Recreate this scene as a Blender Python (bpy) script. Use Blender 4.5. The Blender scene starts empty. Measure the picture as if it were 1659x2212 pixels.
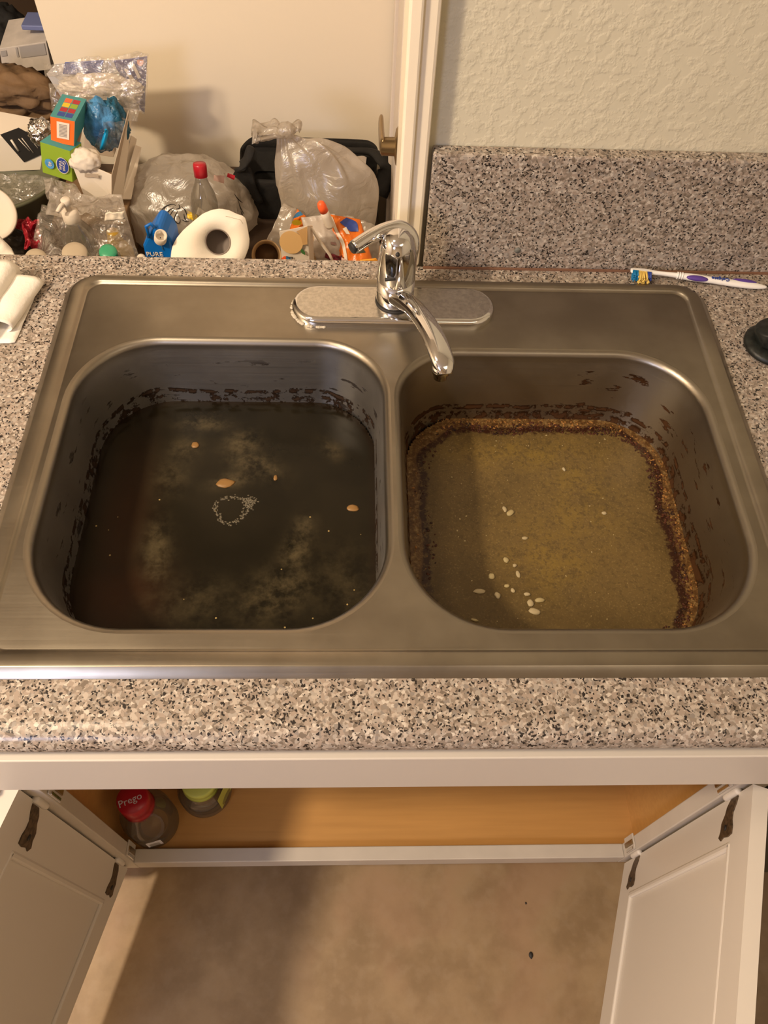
import bpy, bmesh, math, random
from mathutils import Vector, Matrix, Euler, noise
random.seed(7)
C = bpy.context.scene.collection
V = Vector
# ---------------------------------------------------------------- camera
W, H, F = 1659, 2212, 1700.3
CP = V((-0.0471, -0.2779, 1.6159))
CR = V((0.99923966, -0.0167315, 0.03521595)); CU = V((-0.00544404, 0.83451401, 0.55095983)); CF = V((0.03860658, 0.55073263, -0.83378841))
cd = bpy.data.cameras.new('camera'); cam = bpy.data.objects.new('camera', cd); C.objects.link(cam)
cam.matrix_world = Matrix(((CR.x, CU.x, -CF.x, CP.x), (CR.y, CU.y, -CF.y, CP.y), (CR.z, CU.z, -CF.z, CP.z), (0, 0, 0, 1)))
cd.sensor_fit = 'VERTICAL'; cd.sensor_height = 24.0; cd.lens = F / H * 24.0; cd.clip_start = 0.02
bpy.context.scene.camera = cam
# ---------------------------------------------------------------- world, lights, exposure
wd = bpy.data.worlds.new('world'); bpy.context.scene.world = wd; wd.use_nodes = True
wd.node_tree.nodes['Background'].inputs[0].default_value = (1.0, 0.82, 0.62, 1); wd.node_tree.nodes['Background'].inputs[1].default_value = 0.25
def area(name, loc, aim, size, power, col, spread=180, shape='DISK'):
    l = bpy.data.lights.new(name, 'AREA'); l.shape = shape; l.size = size; l.energy = power; l.color = col; l.spread = math.radians(spread)
    o = bpy.data.objects.new(name, l); C.objects.link(o); o.location = loc
    o.rotation_euler = (V(aim) - V(loc)).to_track_quat('-Z', 'Y').to_euler(); return o
area('ceiling_lamp', (-1.45, -0.42, 2.38), (-1.3, 0.0, 0.0), 0.20, 50, (1.0, 0.80, 0.57))
area('hall_fill', (-0.75, 0.05, 2.40), (-0.5, 1.0, 0.7), 0.30, 8, (1.0, 0.80, 0.57))  # added fill aimed past the counter, no lamp known there
area('fill_lamp', (0.7, -0.9, 2.42), (0.3, -0.2, 0.0), 1.0, 5, (1.0, 0.82, 0.60))
area('cool_tube', (-1.35, -1.95, 1.95), (-0.2, 0.1, 0.8), 0.62, 19, (0.66, 0.72, 1.0))
vs = bpy.context.scene.view_settings
vs.view_transform = 'Standard'; vs.look = 'None'; vs.gamma = 1; vs.use_curve_mapping = False; vs.exposure = 0.17

def at(px, py, y=None, z=None):
    d = CF * F + CR * (px - W / 2) - CU * (py - H / 2)
    t = (y - CP.y) / d.y if y is not None else (z - CP.z) / d.z
    return CP + d * t
# ---------------------------------------------------------------- materials
def mat(name, col, rough=0.5, metal=0.0, bump=0, bscale=50, var=0, vscale=20, alpha=1, trans=0, coat=0, ior=1.45, bdist=0.002, sss=0):
    m = bpy.data.materials.new(name); m.use_nodes = True; nt = m.node_tree; b = nt.nodes['Principled BSDF']
    b.inputs['Base Color'].default_value = (*col, 1); b.inputs['Roughness'].default_value = rough; b.inputs['Metallic'].default_value = metal
    b.inputs['Alpha'].default_value = alpha; b.inputs['Transmission Weight'].default_value = trans; b.inputs['Coat Weight'].default_value = coat
    b.inputs['IOR'].default_value = ior; b.inputs['Coat Roughness'].default_value = 0.1
    g = nt.nodes.new('ShaderNodeNewGeometry')
    if var:
        n = nt.nodes.new('ShaderNodeTexNoise'); n.inputs['Scale'].default_value = vscale; n.inputs['Detail'].default_value = 5
        nt.links.new(g.outputs['Position'], n.inputs['Vector'])
        r = nt.nodes.new('ShaderNodeValToRGB'); r.color_ramp.elements[0].position = 0.35; r.color_ramp.elements[1].position = 0.65
        r.color_ramp.elements[0].color = (*[c * (1 - var) for c in col], 1); r.color_ramp.elements[1].color = (*[min(1, c * (1 + var)) for c in col], 1)
        nt.links.new(n.outputs['Fac'], r.inputs['Fac']); nt.links.new(r.outputs['Color'], b.inputs['Base Color'])
    if bump:
        n = nt.nodes.new('ShaderNodeTexNoise'); n.inputs['Scale'].default_value = bscale; n.inputs['Detail'].default_value = 4
        nt.links.new(g.outputs['Position'], n.inputs['Vector'])
        u = nt.nodes.new('ShaderNodeBump'); u.inputs['Strength'].default_value = bump; u.inputs['Distance'].default_value = bdist
        nt.links.new(n.outputs['Fac'], u.inputs['Height']); nt.links.new(u.outputs['Normal'], b.inputs['Normal'])
    return m
class NT:
    def __init__(s, name):
        s.m = bpy.data.materials.new(name); s.m.use_nodes = True; s.t = s.m.node_tree; s.b = s.t.nodes['Principled BSDF']
        s.g = s.t.nodes.new('ShaderNodeNewGeometry').outputs['Position']
    def n(s, typ, **k):
        nd = s.t.nodes.new('ShaderNode' + typ)
        for a, v in k.items():
            if a[0] == '_': setattr(nd, a[1:], v)
            else: s.put(nd.inputs[int(a[1:])] if a[0] == 'i' and a[1:].isdigit() else nd.inputs[a.replace('__', ' ')], v)
        return nd
    def put(s, sock, v):
        if isinstance(v, bpy.types.NodeSocket): s.t.links.new(v, sock)
        else: sock.default_value = v
    def math(s, op, a, b=0.0, clamp=False):
        nd = s.t.nodes.new('ShaderNodeMath'); nd.operation = op; nd.use_clamp = clamp; s.put(nd.inputs[0], a); s.put(nd.inputs[1], b); return nd.outputs[0]
    def mix(s, f, a, b):
        nd = s.t.nodes.new('ShaderNodeMix'); nd.data_type = 'RGBA'; s.put(nd.inputs[0], f)
        s.put(nd.inputs[6], a if isinstance(a, bpy.types.NodeSocket) else (*a, 1)); s.put(nd.inputs[7], b if isinstance(b, bpy.types.NodeSocket) else (*b, 1)); return nd.outputs[2]
    def noise(s, scale, detail=4, vec=None, rough=.5):
        return s.n('TexNoise', Vector=vec or s.g, Scale=scale, Detail=detail, Roughness=rough).outputs['Fac']
    def smooth(s, v, a, b):
        nd = s.t.nodes.new('ShaderNodeMapRange'); nd.interpolation_type = 'SMOOTHSTEP'; s.put(nd.inputs[0], v); nd.inputs[1].default_value = a; nd.inputs[2].default_value = b; return nd.outputs[0]
    def ramp(s, v, els, const=False):
        nd = s.t.nodes.new('ShaderNodeValToRGB'); cr = nd.color_ramp
        if const: cr.interpolation = 'CONSTANT'
        while len(cr.elements) < len(els): cr.elements.new(0.5)
        for e, (p, c) in zip(cr.elements, els): e.position = p; e.color = (*c, 1)
        s.put(nd.inputs[0], v); return nd.outputs[0]
    def bump(s, h, st, dist):
        s.t.links.new(s.n('Bump', Height=h, Strength=st, Distance=dist).outputs[0], s.b.inputs['Normal'])

def granite():
    q = NT('granite_laminate')
    wob = q.n('TexNoise', Vector=q.g, Scale=160.0, Detail=2.0).outputs['Color']
    sc = q.n('VectorMath', _operation='MULTIPLY_ADD', i0=wob, i1=(0.006, 0.006, 0.006), i2=q.g).outputs[0]
    v1 = q.n('TexVoronoi', Vector=sc, Scale=330.0).outputs['Color']; r1 = q.n('SeparateColor', i0=v1).outputs
    base = q.ramp(r1[0], [(0, (.17, .135, .105)), (.12, (.25, .205, .165)), (.34, (.33, .265, .215)), (.58, (.36, .315, .27)), (.74, (.44, .375, .315)), (.90, (.24, .21, .185)), (.95, (.54, .48, .41))], True)
    v2 = q.n('TexVoronoi', Vector=sc, Scale=540.0).outputs['Color']; r2 = q.n('SeparateColor', i0=v2).outputs
    dens = q.noise(60, 2)
    dark = q.math('LESS_THAN', r2[1], q.math('MULTIPLY', q.math('SUBTRACT', dens, .22), .46))
    c = q.mix(dark, base, (.024, .019, .017))
    q.put(q.b.inputs['Base Color'], c); q.b.inputs['Roughness'].default_value = .28; q.b.inputs['Specular IOR Level'].default_value = .4
    q.bump(q.noise(300, 2), .05, .0005); return q.m
def steel(name, zlow=None, red=False):
    q = NT(name)
    st = q.n('Mapping', Vector=q.g, Scale=(4, 400, 400)).outputs[0]
    brush = q.noise(1.0, 3, st); cloud = q.noise(14, 4)
    col = q.mix(q.smooth(cloud, .3, .7), (.37, .35, .325) if (zlow and not red) else (.265, .232, .185), (.47, .45, .42) if (zlow and not red) else (.335, .298, .24))  # left bowl steel lightened: the cool light's reflection is put into its colour
    rough = q.math('ADD', q.math('MULTIPLY', brush, .10), .40 if zlow else .29); metal = 1.0
    if zlow:
        z = q.n('SeparateXYZ', i0=q.g).outputs[2]
        fl = q.noise(70, 6, rough=.65); big = q.noise(16, 3); fine = q.noise(240, 3)
        zz = q.math('ADD', z, q.math('MULTIPLY', q.math('SUBTRACT', big, .5), .02))
        near = q.math('SUBTRACT', 1.0, q.smooth(zz, zlow + .004, zlow + (.030 if not red else .017)))
        line = q.math('MULTIPLY', q.math('COMPARE', zz, zlow + .021), 1.0) if False else q.math('MULTIPLY', q.smooth(zz, zlow + .014, zlow + .019), q.math('SUBTRACT', 1.0, q.smooth(zz, zlow + .020, zlow + .025)))
        g1 = q.math('MULTIPLY', line, q.smooth(fl, .44, .56))
        g2 = q.math('MULTIPLY', near, q.smooth(fl, .50, .62) if not red else q.smooth(fl, .45, .56))
        sx = q.n('Mapping', Vector=q.g, Scale=(26, 26, 90)).outputs[0]
        spots = q.math('MULTIPLY', q.smooth(q.noise(1.0, 5, sx, .6), .60, .66), .85)
        xx = q.n('SeparateXYZ', i0=q.g).outputs[0]
        spots = q.math('MULTIPLY', spots, q.smooth(xx, .17, .27) if red else .35)
        spots = q.math('MULTIPLY', spots, q.math('SUBTRACT', 1.0, q.smooth(z, .875, .895)))
        f = q.math('MAXIMUM', q.math('MAXIMUM', g1, g2), spots)
        yell = q.math('MULTIPLY', q.math('SUBTRACT', 1.0, q.smooth(z, zlow + .0, zlow + .10)), .55 if red else .35)
        col = q.mix(yell, col, (.30, .22, .12) if red else (.30, .26, .21))
        col = q.mix(q.smooth(f, 0, .4), col, (.06, .026, .010) if red else (.035, .020, .012))
        metal = q.math('SUBTRACT', 1.0, q.math('MULTIPLY', q.smooth(f, .45, .9), .95)); rough = q.math('ADD', rough, q.math('MULTIPLY', f, .4)); q.b.inputs['Specular IOR Level'].default_value = .08
    if zlow:
        top = q.smooth(z, .893, .911); col = q.mix(top, col, (.30, .266, .215)); rough = q.math('SUBTRACT', rough, q.math('MULTIPLY', top, .09))
    q.put(q.b.inputs['Base Color'], col); q.put(q.b.inputs['Roughness'], rough); q.put(q.b.inputs['Metallic'], metal)
    q.bump(q.math('ADD', brush, q.math('MULTIPLY', cloud, .6)), .10 if zlow else .06, .0008 if zlow else .0006); return q.m
def film(name, col, opac, rough=.25, bump=.5, bs=60, transl=.5, dist=.006):
    """thin plastic film: diffuse+translucent, glossy, partly see-through"""
    m = bpy.data.materials.new(name); m.use_nodes = True; t = m.node_tree; t.nodes.clear(); N = t.nodes.new; L = t.links.new
    out = N('ShaderNodeOutputMaterial'); g = N('ShaderNodeNewGeometry')
    n = N('ShaderNodeTexNoise'); n.inputs['Scale'].default_value = bs; n.inputs['Detail'].default_value = 4; n.inputs['Distortion'].default_value = 1.2; L(g.outputs['Position'], n.inputs['Vector'])
    bu = N('ShaderNodeBump'); bu.inputs['Strength'].default_value = bump; bu.inputs['Distance'].default_value = dist; L(n.outputs['Fac'], bu.inputs['Height'])
    d = N('ShaderNodeBsdfDiffuse'); tr = N('ShaderNodeBsdfTranslucent'); gl = N('ShaderNodeBsdfGlossy'); tp = N('ShaderNodeBsdfTransparent')
    for s in (d, tr): s.inputs['Color'].default_value = (*col, 1); L(bu.outputs[0], s.inputs['Normal'])
    gl.inputs['Roughness'].default_value = rough; L(bu.outputs[0], gl.inputs['Normal'])
    m1 = N('ShaderNodeMixShader'); m1.inputs[0].default_value = transl; L(d.outputs[0], m1.inputs[1]); L(tr.outputs[0], m1.inputs[2])
    m2 = N('ShaderNodeMixShader'); m2.inputs[0].default_value = opac; L(tp.outputs[0], m2.inputs[1]); L(m1.outputs[0], m2.inputs[2])
    lw = N('ShaderNodeLayerWeight'); lw.inputs['Blend'].default_value = .12; fr = N('ShaderNodeMath'); fr.operation = 'MULTIPLY_ADD'; fr.inputs[1].default_value = .25; fr.inputs[2].default_value = .09; L(lw.outputs['Facing'], fr.inputs[0])
    m3 = N('ShaderNodeMixShader'); L(fr.outputs[0], m3.inputs[0]); L(m2.outputs[0], m3.inputs[1]); L(gl.outputs[0], m3.inputs[2])
    L(m3.outputs[0], out.inputs['Surface']); return m
M = dict(
    granite=granite(), deck=steel('brushed_steel'), bowl_l=steel('stained_steel_dark', .812), bowl_r=steel('stained_steel_brown', .803, True),
    chrome=mat('chrome', (.72, .71, .70), .07, 1), chrome_dull=mat('water_spotted_chrome', (.58, .56, .52), .22, 1, bump=.12, bscale=500, var=.12, vscale=250, bdist=.0004),
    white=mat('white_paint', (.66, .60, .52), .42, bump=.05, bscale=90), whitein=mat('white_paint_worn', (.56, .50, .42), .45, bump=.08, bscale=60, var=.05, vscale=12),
    trim=mat('trim_paint', (.86, .76, .60), .35), wallfar=mat('cream_wall', (.80, .70, .55), .6, bump=.03, bscale=200), door=mat('door_paint', (.62, .54, .46), .4, bump=.02, bscale=90),
    brass=mat('antique_brass', (.34, .25, .14), .32, 1), brown=mat('dark_brown', (.06, .035, .02), .7), black=mat('black_cloth', (.010, .0085, .007), .85, bump=.5, bscale=30, bdist=.01),
    rubber=mat('black_rubber', (.010, .012, .010), .45, bump=.3, bscale=300, bdist=.001, var=.5, vscale=150), paper=mat('white_paper', (.86, .79, .68), .85, bump=.25, bscale=420, bdist=.0006),
    towel=mat('paper_towel', (.84, .79, .70), .9, bump=.5, bscale=260, bdist=.0010), tan=mat('tan_card', (.42, .27, .13), .8, var=.12, vscale=40), kraft=mat('brown_kraft', (.17, .10, .048), .8, bump=.5, bscale=30, bdist=.008, var=.2, vscale=20),
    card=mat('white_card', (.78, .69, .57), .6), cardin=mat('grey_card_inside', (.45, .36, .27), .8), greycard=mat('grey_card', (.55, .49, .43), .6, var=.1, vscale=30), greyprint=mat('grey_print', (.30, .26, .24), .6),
    blue=mat('blue_print', (.0, .13, .50), .35), bluedk=mat('dark_blue_print', (.03, .06, .28), .4), sky=mat('sky_blue_plastic', (.07, .24, .46), .25, bump=.6, bscale=60, bdist=.01, var=.35, vscale=40), cyan=mat('bright_cyan', (.0, .30, .62), .3),
    bluedeep=mat('deep_teal_plastic', (.015, .10, .17), .3, bump=.6, bscale=60, bdist=.01), teal=mat('teal_card', (.06, .27, .27), .5), orange=mat('orange_card', (.85, .16, .02), .5), green=mat('lime_card', (.27, .40, .03), .5), greendk=mat('leaf_green', (.05, .16, .04), .6),
    red=mat('red_plastic', (.40, .012, .022), .3), redfoil=mat('dark_red_foil', (.28, .008, .018), .22, .2, bump=.8, bscale=70, bdist=.01), yellow=mat('yellow_wrapper', (.75, .50, .02), .4), pink=mat('pink_print', (.72, .38, .30), .6),
    foil=mat('silver_foil', (.8, .78, .74), .15, 1, bump=1, bscale=70, bdist=.01), ink=mat('black_ink', (.02, .017, .015), .6), purple=mat('purple_grip', (.10, .05, .28), .45), tbwhite=mat('toothbrush_white', (.85, .82, .78), .25),
    bblue=mat('teal_bristles', (.0, .16, .35), .6), byel=mat('yellow_bristles', (.75, .52, .12), .6), greengrey=mat('grey_green_tub', (.10, .10, .06), .45), mint=mat('green_cap', (.05, .33, .17), .35), beige=mat('beige_lid', (.45, .37, .27), .45),
    foam=mat('foam_white', (.68, .60, .50), .6), orangebag=mat('orange_snack_film', (.72, .17, .015), .28, bump=.5, bscale=50, bdist=.006), greybag=mat('grey_snack_film', (.46, .40, .35), .35, bump=.5, bscale=50, bdist=.006), maroon=mat('maroon_film', (.16, .02, .03), .3), hotor=mat('hot_orange', (1.0, .13, .03), .4),
    lime=mat('yellow_green_label', (.55, .60, .12), .45), label=mat('pale_label', (.62, .60, .64), .5), dark=mat('dark_clutter', (.05, .035, .025), .7, var=.4, vscale=25), wood=None, ceil=mat('ceiling_paint', (.80, .76, .68), .8), olive=mat('olive_appliance', (.045, .04, .022), .5),
    bag=film('white_bag_film', (.66, .585, .49), .62, .30, .6, 24, .5, .012), bag2=film('thin_bag_film', (.80, .72, .60), .48, .28, .4, 30), clear=film('clear_film', (.66, .59, .50), .16, .07, 1.0, 42, .5, .010), wrap=film('frosted_bubble_film', (.74, .66, .57), .40, .10, 1.0, 48, .5, .010),
    bottle=film('clear_bottle_plastic', (.24, .21, .16), .42, .06, .05, 20), scum=mat('pale_scum', (.40, .32, .16), .6), scumtan=mat('tan_scrap', (.24, .125, .035), .45), rust=mat('red_brown_crumb', (.048, .013, .005), .5, var=.7, vscale=160), crumb=mat('amber_crumb', (.24, .115, .032), .35, var=.6, vscale=220))
def make_misc():
    q = NT('textured_wall'); n1 = q.noise(95, 3); n2 = q.noise(28, 3)
    q.put(q.b.inputs['Base Color'], q.mix(n2, (.58, .535, .405), (.64, .59, .455))); q.b.inputs['Roughness'].default_value = .6
    q.bump(q.math('ADD', q.smooth(n1, .42, .66), q.math('MULTIPLY', n2, .8)), .22, .0030); M['wall'] = q.m
    q = NT('orange_plywood'); s = q.n('Mapping', Vector=q.g, Scale=(3, 60, 60)).outputs[0]
    q.put(q.b.inputs['Base Color'], q.mix(q.noise(2, 4, s), (.46, .235, .07), (.60, .32, .10))); q.b.inputs['Roughness'].default_value = .33; M['wood'] = q.m
    q = NT('mottled_vinyl'); a = q.noise(9, 5, rough=.6); b = q.noise(45, 4); r = q.noise(5, 3)
    c = q.mix(q.smooth(a, .35, .65), (.225, .145, .070), (.31, .21, .11)); c = q.mix(q.math('MULTIPLY', q.smooth(b, .45, .7), .35), c, (.33, .235, .14))
    c = q.mix(q.math('MULTIPLY', q.smooth(r, .5, .65), .35), c, (.33, .19, .11)); q.put(q.b.inputs['Base Color'], c); q.b.inputs['Roughness'].default_value = .55; M['vinyl'] = q.m
make_misc()
# ---------------------------------------------------------------- object helpers (all modelling in world coordinates)
def tag(o, label=None, cat=None, group=None, kind=None):
    for k, v in (('label', label), ('category', cat), ('group', group), ('kind', kind)):
        if v: o[k] = v
    return o
def wloc(o):
    l = V(o.location)
    while o.parent: o = o.parent; l += o.location
    return l
def empty(name, loc, label=None, cat=None, group=None, kind=None):
    o = bpy.data.objects.new(name, None); C.objects.link(o); o.location = loc; o.empty_display_size = .02
    return tag(o, label, cat, group, kind)
def put(name, bm, m, parent=None, smooth=True, label=None, cat=None, group=None, kind=None, solid=0, sub=0, bev=0):
    me = bpy.data.meshes.new(name)
    if bm.faces: bmesh.ops.recalc_face_normals(bm, faces=bm.faces)
    for f in bm.faces: f.smooth = smooth
    if parent is None:
        xs = [v.co for v in bm.verts]; base = V(((min(v.x for v in xs) + max(v.x for v in xs)) / 2, (min(v.y for v in xs) + max(v.y for v in xs)) / 2, min(v.z for v in xs))); loc = base
    else: base = wloc(parent); loc = V((0, 0, 0))
    bmesh.ops.translate(bm, verts=bm.verts, vec=-base)
    bm.to_mesh(me); bm.free(); o = bpy.data.objects.new(name, me); C.objects.link(o); o.location = loc
    if parent: o.parent = parent
    for mm in (m if isinstance(m, (list, tuple)) else [m]): me.materials.append(mm)
    if bev: b = o.modifiers.new('bevel', 'BEVEL'); b.width = bev; b.segments = 2; b.limit_method = 'ANGLE'; b.angle_limit = .6
    if solid: s = o.modifiers.new('solid', 'SOLIDIFY'); s.thickness = solid
    if sub: s = o.modifiers.new('sub', 'SUBSURF'); s.levels = s.render_levels = sub
    return tag(o, label, cat, group, kind)
def box(bm, a, b, R=None, c=None):
    a, b = V(a), V(b); vs_ = []
    for x in (a.x, b.x):
        for y in (a.y, b.y):
            for z in (a.z, b.z):
                p = V((x, y, z))
                if R is not None: p = c + R @ p
                vs_.append(bm.verts.new(p))
    for f in ((0, 1, 3, 2), (4, 6, 7, 5), (0, 4, 5, 1), (2, 3, 7, 6), (0, 2, 6, 4), (1, 5, 7, 3)): bm.faces.new([vs_[i] for i in f])
    return bm
def B(a, b, R=None, c=None): return box(bmesh.new(), a, b, R, c)
def poly(pts):
    bm = bmesh.new(); bm.faces.new([bm.verts.new(p) for p in pts]); return bm
def frame(d, up=V((0, 0, 1))):
    d = d.normalized(); s = d.cross(up)
    if s.length < 1e-4: s = V((1, 0, 0))
    s.normalize(); u = s.cross(d).normalized(); return s, u
def loft(path, rad, seg=24, rip=0, nrip=7, seed=0, caps=True, up=V((0, 0, 1)), ripf=None, nz=0, nf=20):
    """rings along path; rad = r or (rx, ry); ripple gives gathered folds"""
    bm = bmesh.new(); rings = []; n = len(path); path = [V(p) for p in path]
    for i, p in enumerate(path):
        d = path[min(i + 1, n - 1)] - path[max(i - 1, 0)]; s, u = frame(d, up); r = rad[i]; rx, ry = r if isinstance(r, tuple) else (r, r)
        ra = rip * (ripf[i] if ripf else 1); ring = []
        for k in range(seg):
            a = 2 * math.pi * k / seg; w = 1 + ra * (math.sin(a * nrip + seed + i * .25) + .6 * math.sin(a * (nrip * 1.7) + seed * 2.3 + i * .4)) * .5
            q = p + s * math.cos(a) * rx * w + u * math.sin(a) * ry * w
            if nz: q += noise.noise_vector(q * nf + V((seed, 0, 0))) * nz
            ring.append(bm.verts.new(q))
        rings.append(ring)
    for a, b in zip(rings, rings[1:]):
        for k in range(seg): bm.faces.new((a[k], a[(k + 1) % seg], b[(k + 1) % seg], b[k]))
    if caps: bm.faces.new(rings[0][::-1]); bm.faces.new(rings[-1])
    return bm
def smoothpath(pts, rads, n=6):
    """Catmull-Rom resample of a path and radii"""
    P = [V(p) for p in pts]; R = [V((r, r)) if not isinstance(r, tuple) else V(r) for r in rads]; op = []; orr = []
    for i in range(len(P) - 1):
        for k in range(n):
            t = k / n
            def cr(A):
                a, b, c, d = A[max(i - 1, 0)], A[i], A[i + 1], A[min(i + 2, len(A) - 1)]
                return .5 * (2 * b + (c - a) * t + (2 * a - 5 * b + 4 * c - d) * t * t + (3 * b - a - 3 * c + d) * t ** 3)
            op.append(cr(P)); orr.append(tuple(cr(R)))
    op.append(P[-1]); orr.append(tuple(R[-1])); return op, orr
def lathe(c, prof, seg=32, axis=V((0, 0, 1)), caps=True):
    c = V(c); axis = axis.normalized(); return loft2(c, axis, prof, seg, caps)
def loft2(c, axis, prof, seg, caps):
    bm = bmesh.new(); s, u = frame(axis, V((0, 1, 0)) if abs(axis.z) > .9 else V((0, 0, 1))); rings = []
    for r, h in prof: rings.append([bm.verts.new(c + axis * h + s * math.cos(2 * math.pi * k / seg) * r + u * math.sin(2 * math.pi * k / seg) * r) for k in range(seg)])
    for a, b in zip(rings, rings[1:]):
        for k in range(seg): bm.faces.new((a[k], a[(k + 1) % seg], b[(k + 1) % seg], b[k]))
    if caps: bm.faces.new(rings[0][::-1]); bm.faces.new(rings[-1])
    return bm
def blob(c, r, amp=.15, fr=2.2, seed=0, sub=4, R=None, ridge=True, floor=None):
    bm = bmesh.new(); bmesh.ops.create_icosphere(bm, subdivisions=sub, radius=1); c = V(c); r = V(r)
    for v in bm.verts:
        p = v.co.copy(); q = p * fr + V((seed * 7.3, seed, -seed)); a = noise.noise(q)
        if ridge: a = (1 - abs(noise.noise(q)) * 3) * .6 + .5 * noise.noise(q * 2.3) + .35 * (1 - abs(noise.noise(q * 2.9)) * 3)
        p = p * (1 + amp * a); p = V((p.x * r.x, p.y * r.y, p.z * r.z))
        if R: p = R @ p
        v.co = c + p
        if floor is not None: v.co.z = max(v.co.z, floor)
    return bm
def sheet(P00, P10, P11, P01, nu=30, nv=30, amp=.01, fr=20, seed=0, edge=0.0, lift=None, ridge=True):
    """crumpled sheet spanning four corners"""
    P00, P10, P11, P01 = map(V, (P00, P10, P11, P01)); nrm = (P10 - P00).cross(P01 - P00).normalized(); bm = bmesh.new(); g = []
    for j in range(nv + 1):
        row = []
        for i in range(nu + 1):
            u, v = i / nu, j / nv
            p = P00 * (1 - u) * (1 - v) + P10 * u * (1 - v) + P11 * u * v + P01 * (1 - u) * v
            q = p * fr + V((seed, seed * 2, 0)); a = noise.noise(q)
            if ridge: a = (.5 - abs(noise.noise(q)) * 2.2) + .5 * (.5 - abs(noise.noise(q * 2.1)) * 2.2) + .3 * noise.noise(q * 4)
            e = noise.noise_vector(p * fr * 1.3 + V((9, seed, 0))) * edge
            row.append(bm.verts.new(p + nrm * (a * amp + (lift(u, v) if lift else 0)) + e))
        g.append(row)
    for j in range(nv):
        for i in range(nu): bm.faces.new((g[j][i], g[j][i + 1], g[j + 1][i + 1], g[j + 1][i]))
    return bm
def text(s, m, parent, o, r, u, size, label=None, name='lettering', ext=.0002):
    """flat lettering: origin o (centre), right r, up u"""
    cu = bpy.data.curves.new('t', 'FONT'); cu.body = s; cu.size = size; cu.extrude = ext; cu.align_x = 'CENTER'; cu.align_y = 'CENTER'; cu.resolution_u = 2
    t = bpy.data.objects.new('t', cu); me = bpy.data.meshes.new_from_object(t); bm = bmesh.new(); bm.from_mesh(me)
    r = V(r).normalized(); u = V(u); u = (u - r * u.dot(r)).normalized(); n = r.cross(u)
    for v in bm.verts: v.co = V(o) + r * v.co.x + u * v.co.y + n * v.co.z
    bpy.data.objects.remove(t); bpy.data.curves.remove(cu); bpy.data.meshes.remove(me)
    return put(name, bm, m, parent, smooth=False, label=label)
def oval(o, r, u, a, b, n=24, off=0):
    r = V(r).normalized(); u = V(u).normalized(); nn = r.cross(u) * off; return poly([V(o) + nn + r * a * math.cos(2 * math.pi * k / n) + u * b * math.sin(2 * math.pi * k / n) for k in range(n)])
def rect(o, r, u, a, b, off=0):
    r = V(r).normalized(); u = V(u).normalized(); nn = r.cross(u) * off; o = V(o) + nn; return poly([o - r * a - u * b, o + r * a - u * b, o + r * a + u * b, o - r * a + u * b])
def rr(x0, x1, y0, y1, rad, z, n=12):
    """rounded rectangle loop; rad can be a number or 4 radii (corner order: x1y1, x0y1, x0y0, x1y0)"""
    R4 = rad if isinstance(rad, (list, tuple)) else [rad] * 4; out = []
    for k, (cx, cy, a0) in enumerate(((x1, y1, 0), (x0, y1, 90), (x0, y0, 180), (x1, y0, 270))):
        q = max(R4[k], .0005); cx += -q if cx == x1 else q; cy += -q if cy == y1 else q
        for i in range(n + 1):
            a = math.radians(a0 + 90 * i / n); out.append(V((cx + q * math.cos(a), cy + q * math.sin(a), z)))
    return out
def bridge(bm, loops, closebottom=False):
    L = [[bm.verts.new(p) for p in l] for l in loops]; n = len(L[0])
    for a, b in zip(L, L[1:]):
        for k in range(n): bm.faces.new((a[k], a[(k + 1) % n], b[(k + 1) % n], b[k]))
    if closebottom: bm.faces.new(L[-1])
    return L

ZC = .91
# ================================================================ the setting
S = dict(kind='structure')
put('floor', B((-2.2, -2.6, -.05), (1.3, 2.4, 0)), M['vinyl'], None, False, **S)
put('ceiling', B((-2.2, -2.6, 2.44), (1.3, 2.4, 2.5)), M['ceil'], None, False, **S)
put('wall_back', B((.039, .606, 0), (1.3, .72, 2.44)), M['wall'], None, False, **S)
put('wall_far', B((-.633, 1.30, 0), (.25, 1.42, 2.44)), M['wallfar'], None, False, **S)
put('wall_left', B((-2.2, -2.6, 0), (-2.1, 2.4, 2.44)), M['wallfar'], None, False, **S)
put('wall_right', B((1.2, -2.6, 0), (1.3, .606, 2.44)), M['wall'], None, False, **S)
put('wall_front', B((-2.1, -2.6, 0), (1.2, -2.5, 2.44)), M['wallfar'], None, False, **S)
put('wall_rear', B((-2.1, 2.25, 0), (1.3, 2.4, 2.44)), M['brown'], None, False, **S)
put('wall_half', B((-2.0, .46, 0), (.03, .57, .868)), M['wallfar'], None, False, **S)
t1 = empty('trim_1', (.02, .59, .911), kind='structure')
put('casing_face', B((.009, .586, .911), (.0395, .720, 2.43)), M['trim'], t1, False, bev=.004)
put('casing_bead', B((.006, .580, .911), (.0215, .590, 2.43)), M['trim'], t1, False, bev=.003)
d1 = empty('door_1', (.04, 1.0, 0), kind='structure')
put('door_slab', B((.022, .725, .01), (.062, 1.29, 2.05)), M['door'], d1, False, bev=.002)
put('moulding', B((.016, .86, .25), (.024, .875, 1.9)), M['door'], d1, False, bev=.002)
put('moulding', B((.016, 1.12, .25), (.024, 1.135, 1.9)), M['door'], d1, False, bev=.002)
lv = put('lever_rose', lathe((.0205, .80, .952), [(.030, 0), (.030, .004), (.024, .009), (.013, .011), (.0125, .030)], 28, V((-1, 0, 0))), M['brass'], d1, label='antique brass lever rose')
p_, r_ = smoothpath([(-.006, .794, .952), (-.008, .80, .952), (-.009, .83, .952), (-.009, .865, .952), (-.008, .872, .952)], [(.004, .010), (.0045, .014), (.0045, .012), (.004, .010), (.003, .006)], 5)
put('lever', loft(p_, r_, 16), M['brass'], lv)
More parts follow.
